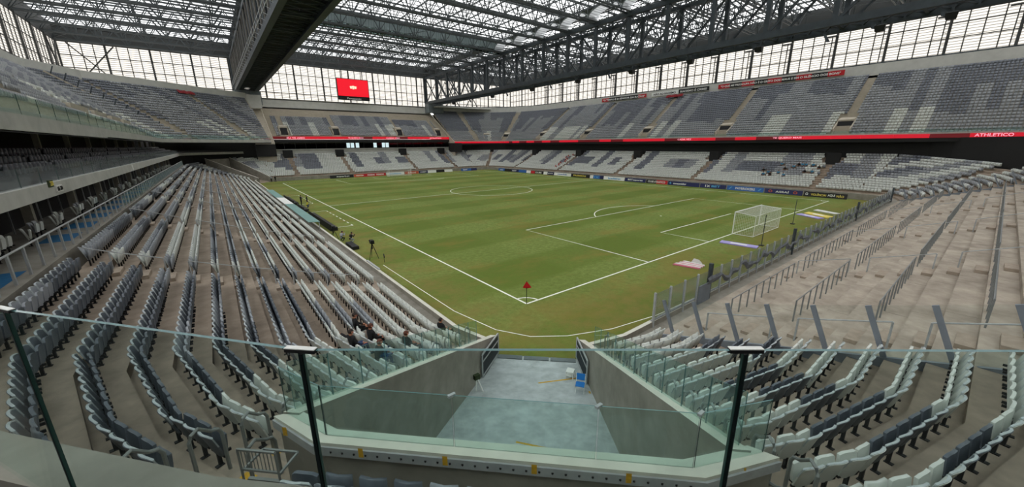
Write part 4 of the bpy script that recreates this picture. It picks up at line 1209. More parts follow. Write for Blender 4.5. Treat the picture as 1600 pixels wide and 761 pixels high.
b = MB(); b.box(105.2, 110.3, -46, 111, 25.9, 26.2); b.box(64.6, 110, 135, Y1, 25.4, 25.7); b.box(1, 64.6, 142, Y1 + .3, 25.4, 25.7); b.poly([(p.x, p.y, 26.3) for p in LB] + [(1, Y1, 26.3), (X0, Y1, 26.3), (X0, -12, 26.3)]); b.build('gallery_floor', 'wall_pale', kind='structure')
# twin-strut masts standing against the opposite facade
for i in range(15):
    y = YB[1] - BAY * (i + 2) + 2
    m = empty('facade_mast', (109.2, y, 26.2), label='twin-strut mast with short cross arm, %s from far corner, by opposite windows' % ORD[i], category='mast', group='masts against the opposite windows')
    for dy in (-.35, .35):
        b = MB(); b.bar((109.2, y + dy, 26.2), (109.2, y + dy, 34.6), .18); b.build('strut', 'mullion', m)
    b = MB()
    for k in range(7): b.bar((109.2, y - .35, 27.2 + k), (109.2, y + .35, 27.2 + k), .08)
    b.build('rung', 'mullion', m)
    b = MB(); b.bar((109.2, y - .6, 34.4), (109.2, y + 1.6, 34.4), .3, .3); b.build('cross_arm', 'mullion', m)
# lamps and loudspeakers hanging from the far main truss
spots = [(12.5, 'L'), (3.0, 'S'), (-2.8, 'L'), (24.5, 'L'), (38, 'L'), (44, 'S'), (54, 'L'), (64, 'S'), (72, 'L'), (84, 'S'), (92, 'L'), (106, 'S'), (118, 'L'), (-9.5, 'L')]
spots.sort()
cnt = {'L': 0, 'S': 0}
for y, k in spots:
    nm = 'loudspeaker' if k == 'L' else 'floodlight'
    cnt[k] += 1
    t = empty(nm, (63, y, 25.6), label='%s hung under the far main truss, %s of its kind from the right' % ('dark loudspeaker cluster' if k == 'L' else 'slim floodlight', ORD[cnt[k] - 1]), category=nm, group=nm + 's under the far main truss')
    b = MB(); b.bar((63, y, 26.9), (63, y, 25.9), .12); b.build('hanger', 'steel_dark', t)
    b = MB()
    if k == 'L':
        b.hexa([(62.5, y - .5, 24.9), (63.3, y - .4, 24.9), (63.3, y + .4, 24.9), (62.5, y + .5, 24.9)], [(62.2, y - .6, 25.6), (63.4, y - .5, 25.9), (63.4, y + .5, 25.9), (62.2, y + .6, 25.6)]); b.build('cabinet', 'black', t)
        b = MB(); b.hexa([(62.6, y + .5, 25.3), (63.0, y + .5, 25.3), (63.0, y + 1.0, 25.5), (62.6, y + 1.0, 25.5)], [(62.6, y + .5, 25.9), (63.0, y + .5, 25.9), (63.0, y + 1.0, 26.0), (62.6, y + 1.0, 26.0)]); b.build('horn', 'steel_dark', t)
    else:
        b.hexa([(62.8, y - .2, 24.7), (63.2, y - .2, 24.7), (63.2, y + .2, 24.7), (62.8, y + .2, 24.7)], [(62.9, y + .5, 25.9), (63.1, y + .5, 25.9), (63.1, y + .8, 25.9), (62.9, y + .8, 25.9)]); b.build('lamp_head', 'steel_dark', t)

# ================================================================== banners and boards
def banner(label, y0, y1, segs, textc, body, z0=24.75, z1=25.9):
    o = empty('wall_banner', (104.4, (y0 + y1) / 2, z0), label=label, category='banner')
    n = len(segs)
    for i, c in enumerate(segs):
        a = y1 + (y0 - y1) * i / n; e = y1 + (y0 - y1) * (i + 1) / n
        b = MB(); b.box(104.28, 104.34, min(a, e), max(a, e), z0, z1); b.build('cloth', c, o)
    if isinstance(body, str): body = [(body, textc, 0, 1)]
    for t, c, f0, f1 in body:
        ya = y1 + (y0 - y1) * f0; yb_ = y1 + (y0 - y1) * f1
        lettering(t, (104.25, (ya + yb_) / 2, (z0 + z1) / 2), (-1, 0, 0), .72, abs(yb_ - ya) * .95, c, o, .03)
banner('red and black wall banner ending in SILÊNCIO DOS BONS above the opposite upper tier', 9.5, 37.8, ['red', 'black_print', 'red', 'black_print', 'red', 'black_print', 'red', 'black_print', 'red'], 'white', '"O QUE ME PREOCUPA NÃO É O GRITO DOS MAUS E SIM O SILÊNCIO DOS BONS"')
banner('white and black wall banner reading NÃO AO RACISMO, RACISMO É CRIME', 40.4, 59.2, ['white', 'black_print'], 'white', [('NÃO AO RACISMO', 'black_print', .03, .46), ('RACISMO É CRIME!', 'white', .52, .98)])
banner('red and black wall banner reading O TEMPO É O SENHOR DA RAZÃO', 61.2, 79.8, ['red', 'black_print', 'black_print', 'black_print', 'black_print', 'red'], 'white', '"O TEMPO É O SENHOR DA RAZÃO"')

def board(label, y0, y1, cells, texts, x=71.9, h=.95, axis='y'):
    """perimeter board: cells = [(material, share)], texts = [(text, material, f0, f1)]; runs along y (or x) as read from the pitch"""
    o = empty('advertising_board', ((x, (y0 + y1) / 2, 0) if axis == 'y' else ((y0 + y1) / 2, x, 0)), label=label, category='board', group='boards round the pitch')
    tot = sum(s for _, s in cells); f = 0.0
    for m, s in cells:
        a = f / tot; f += s; e = f / tot
        b = MB()
        if axis == 'y':
            ya, ye = y1 + (y0 - y1) * a, y1 + (y0 - y1) * e; b.hexa([(x, ye, .05), (x + .08, ye, .05), (x + .08, ya, .05), (x, ya, .05)], [(x + .18, ye, h), (x + .26, ye, h), (x + .26, ya, h), (x + .18, ya, h)])
        else:
            xa, xe = y0 + (y1 - y0) * a, y0 + (y1 - y0) * e; b.hexa([(xa, x, .05), (xe, x, .05), (xe, x + .08, .05), (xa, x + .08, .05)], [(xa, x + .18, h), (xe, x + .18, h), (xe, x + .26, h), (xa, x + .26, h)])
        b.build('panel', m, o)
    b = MB()
    for q in (y0 + .3, y1 - .3):
        if axis == 'y': b.bar((x + .2, q, .7), (x + .6, q, .02), .05)
        else: b.bar((q, x + .2, .7), (q, x + .6, .02), .05)
    b.build('prop', 'steel_dark', o)
    for t, m, f0, f1 in texts:
        if axis == 'y':
            ya, ye = y1 + (y0 - y1) * f0, y1 + (y0 - y1) * f1; lettering(t, (x + .055, (ya + ye) / 2, .5), (-1, 0, 0), .5, abs(ye - ya) * .92, m, o, .03)
        else:
            xa, xe = y0 + (y1 - y0) * f0, y0 + (y1 - y0) * f1; lettering(t, ((xa + xe) / 2, x + .055, .5), (0, -1, 0), .5, abs(xe - xa) * .92, m, o, .03)
board('black perimeter board reading VIOLÊNCIA! AQUI NÃO', -1.6, 4.7, [('black_print', 1)], [('VIOLÊNCIA!', 'yellow', .16, .55), ('AQUI', 'white', .56, .74), ('NÃO', 'yellow', .76, .94), ('O', 'white', .04, .11)])
board('purple-navy perimeter board reading ASSAÍ between two red roundels', 4.9, 11.2, [('navy', 1)], [('ASSAÍ', 'white', .28, .68), ('O', 'orange', .10, .22), ('O', 'orange', .76, .88)])
board('blue perimeter board reading PAYBROKERS', 11.4, 18.4, [('blue', 1)], [('PAYBROKERS', 'white', .22, .80), ('/', 'lightblue', .04, .16), ('/', 'lightblue', .84, .96)])
board('navy perimeter board reading 1XBET', 18.6, 24.2, [('navy', 1)], [('1X', 'white', .2, .42), ('BET', 'lightblue', .44, .8)])
board('navy perimeter board with white lettering next to the 1XBET board', 24.4, 32.0, [('navy', 1)], [('consumidor', 'white', .16, .62), ('+', 'lightblue', .04, .12)])
board('half black half red perimeter board', 32.2, 38.0, [('black_print', 1), ('red', 1)], [('CLUBE ATHLETICO', 'white', .06, .94)])
board('navy perimeter board reading BETesporte', 38.2, 44.4, [('navy', 1)], [('BETesporte', 'white', .12, .9)])
board('white perimeter board with pale blue lettering beside the BETesporte board', 44.6, 51.5, [('white', 1)], [('brasileirao', 'lightblue', .2, .85)])
board('blue and white perimeter board near the halfway line', 51.7, 56.5, [('white', 1), ('blue', 2), ('navy', 1)], [('1X', 'lightblue', .3, .7)])
board('black perimeter board with pale lettering near the halfway line', 56.7, 64.0, [('black_print', 1)], [('PREMIERE', 'yellow', .1, .85)])
board('white perimeter board just beyond the halfway line', 64.2, 71.5, [('white', 1)], [('superbet', 'blue', .2, .8)])
board('white and navy perimeter board beyond the halfway line', 71.7, 76.5, [('white', 1), ('navy', 1.6)], [('sports', 'white', .4, .95)])
board('red and black perimeter board towards the far corner', 76.7, 83.0, [('red', 1), ('black_print', 2)], [('CLUBE', 'white', .35, .9)])
board('navy and blue perimeter board towards the far corner', 83.2, 94.0, [('navy', 1), ('blue', 1), ('white', .5)], [('BET', 'white', .05, .3)])
board('dark teal perimeter board at the far corner', 94.2, 102.0, [('blue', 1), ('black_print', 1)], [('ASSAÍ', 'white', .1, .4)])
board('black board behind the far goal line at its dugout end', 13.5, 20.5, [('black_print', 1)], [('superbet', 'white', .25, .85)], 110.2, .95, 'x')
board('long red board left of the far goal', 20.7, 31.0, [('orange', 1), ('red', 3)], [('esportes', 'white', .05, .3), ('PREMIERE', 'white', .4, .65), ('PREMIERE', 'white', .68, .95)], 110.2, .95, 'x')
board('white board behind the far goal', 31.2, 37.5, [('white', 1)], [('brasileirao', 'lightblue', .15, .85)], 110.2, .95, 'x')
board('orange board right of the far goal', 37.7, 42.8, [('orange', 1)], [('ASSAÍ', 'white', .15, .85)], 110.2, .95, 'x')
board('black and white board right of the far goal', 43.0, 56.5, [('navy', 1), ('white', 1), ('black_print', 1), ('white', 1)], [('1XBET', 'white', .03, .22)], 110.2, .95, 'x')
board('blue board at the rounded far corner', 60.0, 67.0, [('blue', 1), ('navy', .6)], [('BET', 'white', .1, .4)], 109.6, .95, 'x')

# ================================================================== goals and flag
def goal(y, s, label):
    g_ = empty('goal', (34, y, 0), label=label, category='goal', group='goals'); d = -s * 2.1
    for x in (30.28, 37.72):
        b = MB(); b.tube([(x, y, 0), (x, y, 2.44)], .06, 8); b.build('post', 'white', g_)
    b = MB(); b.tube([(30.22, y, 2.48), (37.78, y, 2.48)], .06, 8); b.build('crossbar', 'white', g_)
    b = MB()
    for x in (30.28, 37.72):
        b.tube([(x, y, 2.48), (x, y + d, 2.3)], .03, 5); b.tube([(x, y, .04), (x, y + d, .04)], .035, 5); b.tube([(x, y + d, .04), (x, y + d, 2.3)], .03, 5)
    b.tube([(30.28, y + d, .05), (37.72, y + d, .05)], .04, 5); b.tube([(30.28, y + d, 2.3), (37.72, y + d, 2.3)], .025, 5)
    b.build('net_frame', 'white', g_)
    b = MB(); nx, nz_, nd = 42, 14, 12; r = .010
    for i in range(nx + 1):
        x = 30.28 + 7.44 * i / nx; b.bar((x, y + d, .05), (x, y + d, 2.3), r); b.bar((x, y, 2.44), (x, y + d, 2.3), r)
    for i in range(nz_ + 1):
        z = .05 + 2.25 * i / nz_; b.bar((30.28, y + d, z), (37.72, y + d, z), r)
        for x in (30.28, 37.72): b.bar((x, y, z * 1.06), (x, y + d, z), r)
    for i in range(nd + 1):
        yy = y + d * i / nd; b.bar((30.28, yy, 2.46 - .16 * i / nd), (37.72, yy, 2.46 - .16 * i / nd), r)
        for x in (30.28, 37.72): b.bar((x, yy, .04), (x, yy, 2.4 - .1 * i / nd), r)
    b.build('net', 'net', g_, kind='stuff')
goal(0, 1, 'white goal with net at the near end of the pitch')
goal(105, -1, 'small white goal with net in front of the far end boards')
fl = empty('corner_flag', (0, 0, 0), label='corner flag with red pennant at the nearest corner of the pitch', category='flag')
b = MB(); b.tube([(0, 0, 0), (0, 0, 1.55)], .022, 6); b.build('pole', 'black', fl)
b = MB(); b.poly([(.0, 0, 1.55), (-.25, .1, 1.15), (.02, .02, 1.05)]); b.poly([(0, .0, 1.55), (.26, -.2, 1.12), (.02, .02, 1.05)]); b.poly([(-.25, .1, 1.15), (0, -.02, 1.55), (.26, -.2, 1.12)]); b.build('pennant', 'red', fl)
for i, (x, y, lab) in enumerate(((27.2, -4.0, 'thin dark net pole just behind the near goal'), (41.4, -2.5, 'thin dark net pole beyond the near goal by the goal line'))):
    o = empty('net_pole', (x, y, 0), label=lab, category='pole'); b = MB(); b.tube([(x, y, 0), (x, y, 3.1)], .035, 6); b.build('shaft', 'steel_dark', o); b = MB(); b.box(x - .2, x + .2, y - .2, y + .2, 0, .08); b.build('base', 'black', o)
# boards and cloths lying on the grass
def lying(label, pts, mat, stripes=None, h=.10, name='lying_board'):
    o = empty(name, (*pts[0], 0), label=label, category='board'); b = MB(); b.hexa([(x, y, .01) for x, y in pts], [(x, y, h) for x, y in pts]); b.build('panel', mat, o)
    b = MB(); P = [Vector((*p, h + .004)) for p in pts]
    b.poly([P[0].lerp(P[1], .28).lerp(P[3].lerp(P[2], .28), .3), P[0].lerp(P[1], .72).lerp(P[3].lerp(P[2], .72), .3), P[0].lerp(P[1], .72).lerp(P[3].lerp(P[2], .72), .7), P[0].lerp(P[1], .28).lerp(P[3].lerp(P[2], .28), .7)]); b.build('printed_stripe', stripes or 'white', o)
lying('lilac board lying flat on the grass in front of the near fence', [(25.1, -.9), (25.5, -4.2), (26.5, -4.0), (26.1, -.7)], 'lilac')
lying('yellow board lying on the grass near the far corner flag', [(50.9, -1.1), (49.0, -4.2), (50.6, -4.6), (52.6, -1.2)], 'yellow')
lying('lilac-white board lying beside the yellow one', [(49.2, -.6), (47.4, -3.6), (48.5, -4.0), (50.4, -.9)], 'lilac')
lying('pale green-white board lying closest to the far corner flag', [(54.8, -1.2), (53.2, -4.1), (54.2, -4.5), (56.0, -1.4)], 'cloth_white')
o = empty('striped_cloth', (15.6, -2.6, 0), label='bundle of pink and white striped cloth on the grass by the near fence', category='cloth')
for i in range(6):
    f0, f1 = i / 6, (i + 1) / 6; a = Vector((14.7, -1.7)); c = Vector((15.2, -3.7)); e = Vector((16.4, -3.6)); d = Vector((16.3, -1.9))
    p0 = a.lerp(d, f0); p1 = c.lerp(e, f0); p2 = c.lerp(e, f1); p3 = a.lerp(d, f1); hh = .10 + .03 * (i % 2)
    b = MB(); b.hexa([(*q, .01) for q in (p0, p1, p2, p3)], [(*q, hh) for q in (p0, p1, p2, p3)]); b.build('stripe', 'cloth_white' if i % 2 else M.setdefault('pink', pmat('pink_cloth', (206, 120, 140), .9)), o)
b = MB(); b.hexa([(16.3, -2.4, .01), (16.5, -3.2, .01), (17.0, -3.1, .01), (16.9, -2.3, .01)], [(16.45, -2.6, .45), (16.55, -3.0, .4), (16.75, -2.95, .3), (16.7, -2.55, .38)]); b.build('crumpled_fold', 'cloth_white', o)

# ================================================================== terrace: wall fence, safety rails, aisle steps
TY = -7.66
fence = empty('pitch_fence', (2, TY, 0), label='grey steel and glass fence on the low wall in front of the bare terrace', category='fence')
xs = [2.1 + 1.48 * i for i in range(45)]
for i, x in enumerate(xs):
    big = i in (4, 14, 29, 44); w = .10 if big else .05
    b = MB(); b.box(x - w, x + w, TY - w, TY + w, .7, 3.0 if big else 2.65); b.build('post', 'steel_dark' if big else 'steel', fence)
    if i < len(xs) - 1: pane('glass_pane', (x + .06, TY), (xs[i + 1] - .06, TY), 1.08, 1.08, 1.5, 'glass_fence', fence, .02, False)
b = MB(); b.tube([(2.0, TY + .05, 1.13), (67, TY + .05, 1.13)], .05, 6); b.build('foot_rail', 'steel', fence)
net_ = MB(); prev = None                                    # netting gathered along the fence
for i in range(170):
    x = 7.5 + i * .34; zc = 1.95 + .20 * math.sin(i * .55) + .12 * math.sin(i * 1.31 + 1); hh = .24 + .10 * math.sin(i * .83) + .05 * math.sin(i * 2.1); yy = TY - .13 - .05 * math.sin(i * 1.7)
    cur = [(x, yy, zc - hh), (x, yy - .08, zc), (x, yy, zc + hh * .6)]
    if prev:
        for j in range(2): net_.poly([prev[j], cur[j], cur[j + 1], prev[j + 1]])
    prev = cur
net_.build('gathered_net', 'tarp', fence)
door = MB(); door.box(6.6, 8.0, TY - .12, TY - .06, .75, 1.9); door.build('gate_panel', 'post_blue', fence)

def ty(k): return -9.23 - T * k
AX = [3.4, 14.6, 29.5, 44.5, 59.5]                         # aisles across the terrace
for ai, ax in enumerate(AX):
    for k in range(1, NROW):
        b = MB(); y = ty(k - .83); b.box(ax - .6, ax + .6, y + .01, y + .44, zfl(k - 1), (zfl(k - 1) + zfl(k)) / 2); b.build('step_block', 'terrace_step', st_terr)
def rail(label, pts, posts, h=1.0, r=.028, mat='steel', name='safety_rail', cat='railing', group=None, post_r=.03, mid=False):
    """tube along pts (floor heights given) at height h, with posts at the given points"""
    o = empty(name, pts[0], label=label, category=cat)
    if group: o['group'] = group
    P = [Vector(p) + Vector((0, 0, h)) for p in pts]
    b = MB(); b.tube(P, r, 6); b.build('handrail', mat, o)
    for p in posts:
        b = MB(); b.bar(p, (p[0], p[1], p[2] + h), post_r * 2); b.build('post', mat, o)
    return o
for ri, k in enumerate((2, 5, 8, 11)):
    y = ty(k - .72); z = zfl(k)
    for ai in range(len(AX)):
        x0 = AX[ai] + 1.2; x1 = (AX[ai + 1] if ai + 1 < len(AX) else 67) - 1.0
        n = int((x1 - x0) / .95); n = max(n, 2)
        rail('safety rail with many posts, terrace step %s, %s run from the leaning posts' % (NUM[k], ORD[ai]), [(x0, y, z), (x1, y, z)], [(x0 + (x1 - x0) * i / n, y, z) for i in range(n + 1)], 1.0, .026, 'rail_grey', group='terrace safety rails', post_r=.026)
for ai, ax in enumerate(AX[:4]):
    for part, (k0, k1) in enumerate(((1, 4), (5, 8), (9, 12))):
        x = ax + .75 * (1 if ai % 2 else -1); pts = [(x, ty(k), zfl(k)) for k in range(k0, k1 + 1)]
        rail('aisle handrail in the %s terrace aisle, %s section up from the pitch' % (ORD[ai], ORD[part]), pts, pts[::3], .98, .028, 'steel', group='terrace aisle handrails')
# fence of leaning posts between the seats and the terrace, and its twin at the far end of the terrace
for fx_, lab, cnt_, step in ((1.0, 'fence of leaning grey posts and glass between the corner seats and the bare terrace', 9, 1.35), (67.0, 'fence of leaning posts at the far end of the bare terrace', 9, 1.35)):
    o = empty('leaning_fence', (fx_, -9, 1), label=lab, category='fence')
    tops = []
    for i in range(cnt_):
        y = -9.45 - step * i; k = (-9.23 - y) / T; z = zfl(k) + .05; p = Vector((fx_, y, z)); q = p + Vector((0, .72, 1.75)); tops.append((p, q))
        b = MB(); b.bar(p, q, .09, .14); b.build('post', 'post_blue', o)
    for (p, q), (p2, q2) in zip(tops, tops[1:]):
        if fx_ > 5: break
        d = (p2 - p).normalized() * .08; b = MB(); n = Vector((.008, 0, 0))
        b.hexa([p + d - n, p2 - d - n, p2 - d + n, p + d + n], [q + d - n, q2 - d - n, q2 - d + n, q + d + n]); b.build('glass_pane', 'glass_clear', o)
    b = MB()
    a = tops[0][0] + Vector((-.06, .9, -1.0)); c = tops[-1][0] + Vector((-.06, -1, -.5))
    b.hexa([a, c, c + Vector((.12, 0, 0)), a + Vector((.12, 0, 0))], [a + Vector((0, 0, .95)), c + Vector((0, 0, .85)), c + Vector((.12, 0, .85)), a + Vector((.12, 0, .95))]); b.build('base_panel', 'post_blue', o)

# ================================================================== long side: aisle steps and rails
for ai, ay in enumerate(AISLE):
    for k in range(1, NROW):
        b = MB(); x = -7.78 - T * (k - .83); b.box(x + .01, x + .46, ay - .55, ay + .55, zfl(k - 1), (zfl(k - 1) + zfl(k)) / 2); b.build('step_block', 'terrace_step', st_left)
    for part, (k0, k1) in enumerate(((1, 5), (6, 10), (11, 14))):
        pts = [(-7.78 - T * k, ay + .35, zfl(k)) for k in range(k0, k1 + 1)]
        rail('long stand aisle handrail, %s aisle from the tunnel, %s section up' % (ORD[ai], ORD[part]), pts, pts[::2], .95, .025, 'steel', group='long stand aisle handrails', post_r=.025)
# platform rail in front of the blue bays
xr = -20.22
o = empty('platform_rail', (xr, 2, PZ), label='steel rail with wide flat posts in front of the blue bays above the long stand', category='railing')
ys = [-5 + 1.36 * i for i in range(82)]
for y in ys:
    b = MB(); b.box(xr - .03, xr + .03, y - .06, y + .06, PZ, PZ + 1.0); b.build('post', 'steel', o)
b = MB(); b.tube([(xr, ys[0], PZ + 1.0), (xr, ys[-1], PZ + 1.0)], .035, 6); b.build('handrail', 'steel', o)
for i in range(20, 81):
    pane('glass_pane', (xr, ys[i] + .08), (xr, ys[i] + 1.28), PZ + .1, PZ + .1, .82, 'glass_green', o, .016, False)
cs = 0
for i in range(44):
    y = 3.2 + i * 2.0
    for dy in ((0,) if i % 3 == 0 else (0, .62)):
        e = empty('companion_seat', (-22.0 + .25 * (i % 2), y + dy, PZ), -math.pi / 2 + .2 * (i % 2), label='pale seat on the blue-bay platform, %s seat counted from the near end' % ORD[min(cs, 118)], category='seat', group='platform seats'); cs += 1
        for nm, me in (('backrest', HI['pale' if i % 4 else 'mid'][0]), ('seat_pan', HI['pale'][1]), ('bracket', BRK)):
            ob = bpy.data.objects.new(nm, me); col.objects.link(ob); ob.parent = e
# signs on the middle fascia
for y, w, h, m, lab in ((9.6, .55, .32, 'sign_green', 'small dark green sign on the middle fascia of the long stand'), (10.6, .9, .3, 'cloth_white', 'pale block-number sign on the middle fascia reading 165-170'), (33.5, .7, .5, 'cloth_white', 'pale sign further along the middle fascia')):
    o = empty('fascia_sign', (-20.5, y, 8.1), label=lab, category='sign'); b = MB(); b.box(-20.6, -20.53, y - w / 2, y + w / 2, 8.15 - h / 2 + (.3 if m == 'sign_green' else 0), 8.15 + h / 2 + (.3 if m == 'sign_green' else 0)); b.build('plate', m, o)
    if m == 'sign_green': lettering('250', (-20.52, y, 8.45), (1, 0, 0), .2, .4, 'yellow', o)
    elif w > .8: lettering('165-170', (-20.52, y, 8.15), (1, 0, 0), .2, .75, 'black_print', o)

# ================================================================== stairs beside the tunnel with hoop rails
def hoop(p, d, h=.95, L=.75, drop=0.0, r=.032):
    """inverted U of bent tube: from p along level direction d"""
    p = Vector(p); d = Vector((d[0], d[1], 0)).normalized(); q = p + d * L + Vector((0, 0, -drop)); b = MB(); c = .16
    b.tube([p, p + Vector((0, 0, h - c)), p + d * .05 + Vector((0, 0, h - .05)), p + d * c + Vector((0, 0, h)), q - d * c + Vector((0, 0, h)), q - d * .05 + Vector((0, 0, h - .05)), q + Vector((0, 0, h - c)), q], r, 7)
    return b
for sg, side in ((-1, 'side of the spectators'), (1, 'side of the bare terrace')):
    for k in range(0, NROW):
        # two half steps per row
        for key in (('NLl',) if sg < 0 else ('NLr',)):
            pk = clip_axis(ring(k - .83)[key], stair_v)[-1]; pw = clip_axis(ring(k - .83)[key], lambda u: wall_v(u) + .32 if u < 17.75 else 0.0)[-1]
            pk2 = clip_axis(ring(k - .38)[key], stair_v)[-1]; pw2 = clip_axis(ring(k - .38)[key], lambda u: wall_v(u) + .32 if u < 17.75 else 0.0)[-1]
        if k >= 1 and k <= 12:
            # half step stands on the tread below, in front of this row's riser
            o1 = clip_axis(ring(k - 1.2)[key], stair_v)[-1]; o2 = clip_axis(ring(k - 1.2)[key], lambda u: wall_v(u) + .32 if u < 17.75 else 0.0)[-1]
            z0 = zfl(k - 1); z1 = (zfl(k - 1) + zfl(k)) / 2
            b = MB(); q = [o1, o2, pw, pk]
            if sg < 0: q = q[::-1]
            b.hexa([(p.x, p.y, z0) for p in q], [(p.x, p.y, z1) for p in q]); st = b.build('step_block_floor', 'terrace_step', kind='structure')
            m = o1.lerp(pk, .5); m2 = o2.lerp(pw, .5); c = m.lerp(m2, .2); e_ = (m2 - m).normalized() * .14; f_ = (pk - o1).normalized() * .07
            b = MB(); b.poly([(*(c - e_ - f_), z1 + .005), (*(c + e_ - f_), z1 + .005), (*(c + e_ + f_), z1 + .005), (*(c - e_ + f_), z1 + .005)]); b.build('yellow_patch', 'yellow_mark', st)
        base = clip_axis(ring(k - .5)[key], lambda u: stair_v(u) - .18)[-1]; nxt = clip_axis(ring(k - 1.5)[key], lambda u: stair_v(u) - .18)[-1]
        d = nxt - base
        o = empty('hoop_rail', (base.x, base.y, zfl(k)), label='bent steel hoop rail at the stair end of row %s, %s' % (NUM[k], side), category='railing', group='hoop rails beside the tunnel stairs')
        if True: hoop((base.x, base.y, zfl(k)), d, 1.0, .5, (zfl(k) - zfl(k - 1) if k else .3) * .6).build('hoop', 'tube', o)
        if k >= 2 and k % 2 == 0 and k <= 12:
            lim2 = lambda u: max(wall_v(u) + .55, stair_v(u) - 1.05)
            b0 = clip_axis(ring(k - 1.0)[key], lim2)[-1]; n0 = clip_axis(ring(k - 2.0)[key], lim2)[-1]
            o = empty('hoop_rail', (b0.x, b0.y, zfl(k - 1)), label='bent steel hoop rail in mid-stair below row %s, %s' % (NUM[k], side), category='railing', group='hoop rails beside the tunnel stairs')
            hoop((b0.x, b0.y, zfl(k - 1) + .05), n0 - b0, 1.0, .5, .15).build('hoop', 'tube', o)

# bare seat frame at the end of the row below the parapet
fr = empty('seat_frame', uv(18.45, -3.3, 5.0), label='bare galvanised seat frame without its seat below the parapet', category='seat frame')
b = MB()
def fp(v, u, z): return uv(18.45 - u, v, 5.0 + z)
for v in (-3.72, -3.12):
    b.bar(fp(v, .0, 0), fp(v, .0, .75), .03); b.bar(fp(v, .0, .36), fp(v, .42, .36), .03)
b.bar(fp(-3.72, 0, .75), fp(-3.12, 0, .75), .03); b.bar(fp(-3.72, 0, .40), fp(-3.12, 0, .40), .03); b.bar(fp(-3.72, .42, .36), fp(-3.12, .42, .36), .03); b.bar(fp(-3.8, .15, .05), fp(-3.0, .15, .05), .05)
b.build('frame', 'tube', fr)
b = MB()
for i in range(9): b.bar(fp(-3.68 + .06 * i, .01, .42), fp(-3.68 + .06 * i, .01, .73), .012)
b.build('back_mesh', 'tube', fr)

# small things on the tunnel floor
def chair(label, u, v, rz, mat, folding):
    x, y, _ = uv(u, v); z = tfloor(u) + .01; o = empty('folding_chair' if folding else 'plastic_stool', (0, 0, 0), label=label, category='chair' if folding else 'stool')
    b = MB(); b.box(-.22, .22, -.2, .2, .42, .46); b.build('seat', mat, o)
    for sx in (-1, 1):
        for sy in (-1, 1):
            b = MB(); b.bar((sx * .2, sy * .18, .42), (sx * .21, sy * (-.2 if folding else .2), 0), .035); b.build('leg', 'white' if folding else mat, o)
    if folding:
        b = MB(); b.hexa([(-.22, -.24, .55), (.22, -.24, .55), (.22, -.21, .55), (-.22, -.21, .55)], [(-.22, -.34, .85), (.22, -.34, .85), (.22, -.31, .85), (-.22, -.31, .85)]); b.build('backrest', mat, o)
        for sx in (-1, 1):
            b = MB(); b.bar((sx * .22, -.18, .42), (sx * .22, -.33, .86), .03); b.build('back_post', 'white', o)
    else:
        b = MB(); b.box(-.2, .2, -.18, .18, .2, .23); b.build('shelf', mat, o)
    o.location = (x, y, z); o.rotation_euler = (0, 0, rz); o.scale = (.8, .8, .8)
chair('blue folding chair by the tunnel gate', 9.1, 1.9, 2.2, 'chair_blue', True)
chair('white plastic stool near the tunnel gate', 7.9, 1.55, .5, 'white', False)
x, y, _ = uv(9.6, -2.25); o = empty('floor_sign', (x, y, tfloor(9.6)), label='small folding sign with green head leaning by the tunnel wall', category='sign')
b = MB(); b.bar((x, y, tfloor(9.6)), (x + .1, y + .1, .95), .04); b.bar((x + .2, y - .2, tfloor(9.6)), (x + .1, y + .1, .95), .04); b.build('legs', 'white', o); b = MB(); b.box(x - .02, x + .22, y + .02, y + .18, .85, 1.05); b.build('head', 'sign_green', o)

# ================================================================== dugouts and gear beside the long touchline
for i, (y0, y1, m, lab) in enumerate(((28.6, 45.5, 'teal', 'teal flat dugout roof nearest the camera crew'), (45.7, 54.5, 'white', 'white canopy between the two teal dugout roofs'), (54.7, 69.0, 'teal', 'teal flat dugout roof farther along the touchline'))):
    o = empty('dugout', (-7.0, y0, 0), label=lab, category='dugout', group='dugouts'); n = int((y1 - y0) / 1.5)
    for k in range(n):
        a = y0 + (y1 - y0) * k / n; c = y0 + (y1 - y0) * (k + 1) / n
        b = MB(); b.hexa([(-7.25, a + .01, 1.85), (-6.1, a + .01, 1.75), (-6.1, c - .01, 1.75), (-7.25, c - .01, 1.85)], [(-7.25, a + .01, 1.9), (-6.1, a + .01, 1.8), (-6.1, c - .01, 1.8), (-7.25, c - .01, 1.9)]); b.build('roof_panel', m, o)
    for y in (y0 + .1, (y0 + y1) / 2, y1 - .1):
        b = MB(); b.bar((-6.2, y, 0), (-6.2, y, 1.76), .07); b.build('post', 'steel', o)
    b = MB(); b.box(-4.5, -3.8, y0 + 2.5, y1 - 1, .0, .42); b.build('bench', 'black', o)
    b = MB(); b.box(-4.6, -4.5, y0 + 2.5, y1 - 1, .0, .8); b.build('bench_back', 'black', o)
# louvred grille on the front wall
o = empty('wall_grille', (-6, 11.5, 0), label='grey louvred gate set in the front wall below the seats', category='gate')
for i in range(7):
    b = MB(); z = .15 + i * .15; b.box(-6.12, -5.98, 9.8, 12.6, z, z + .09); b.build('slat', 'steel', o)

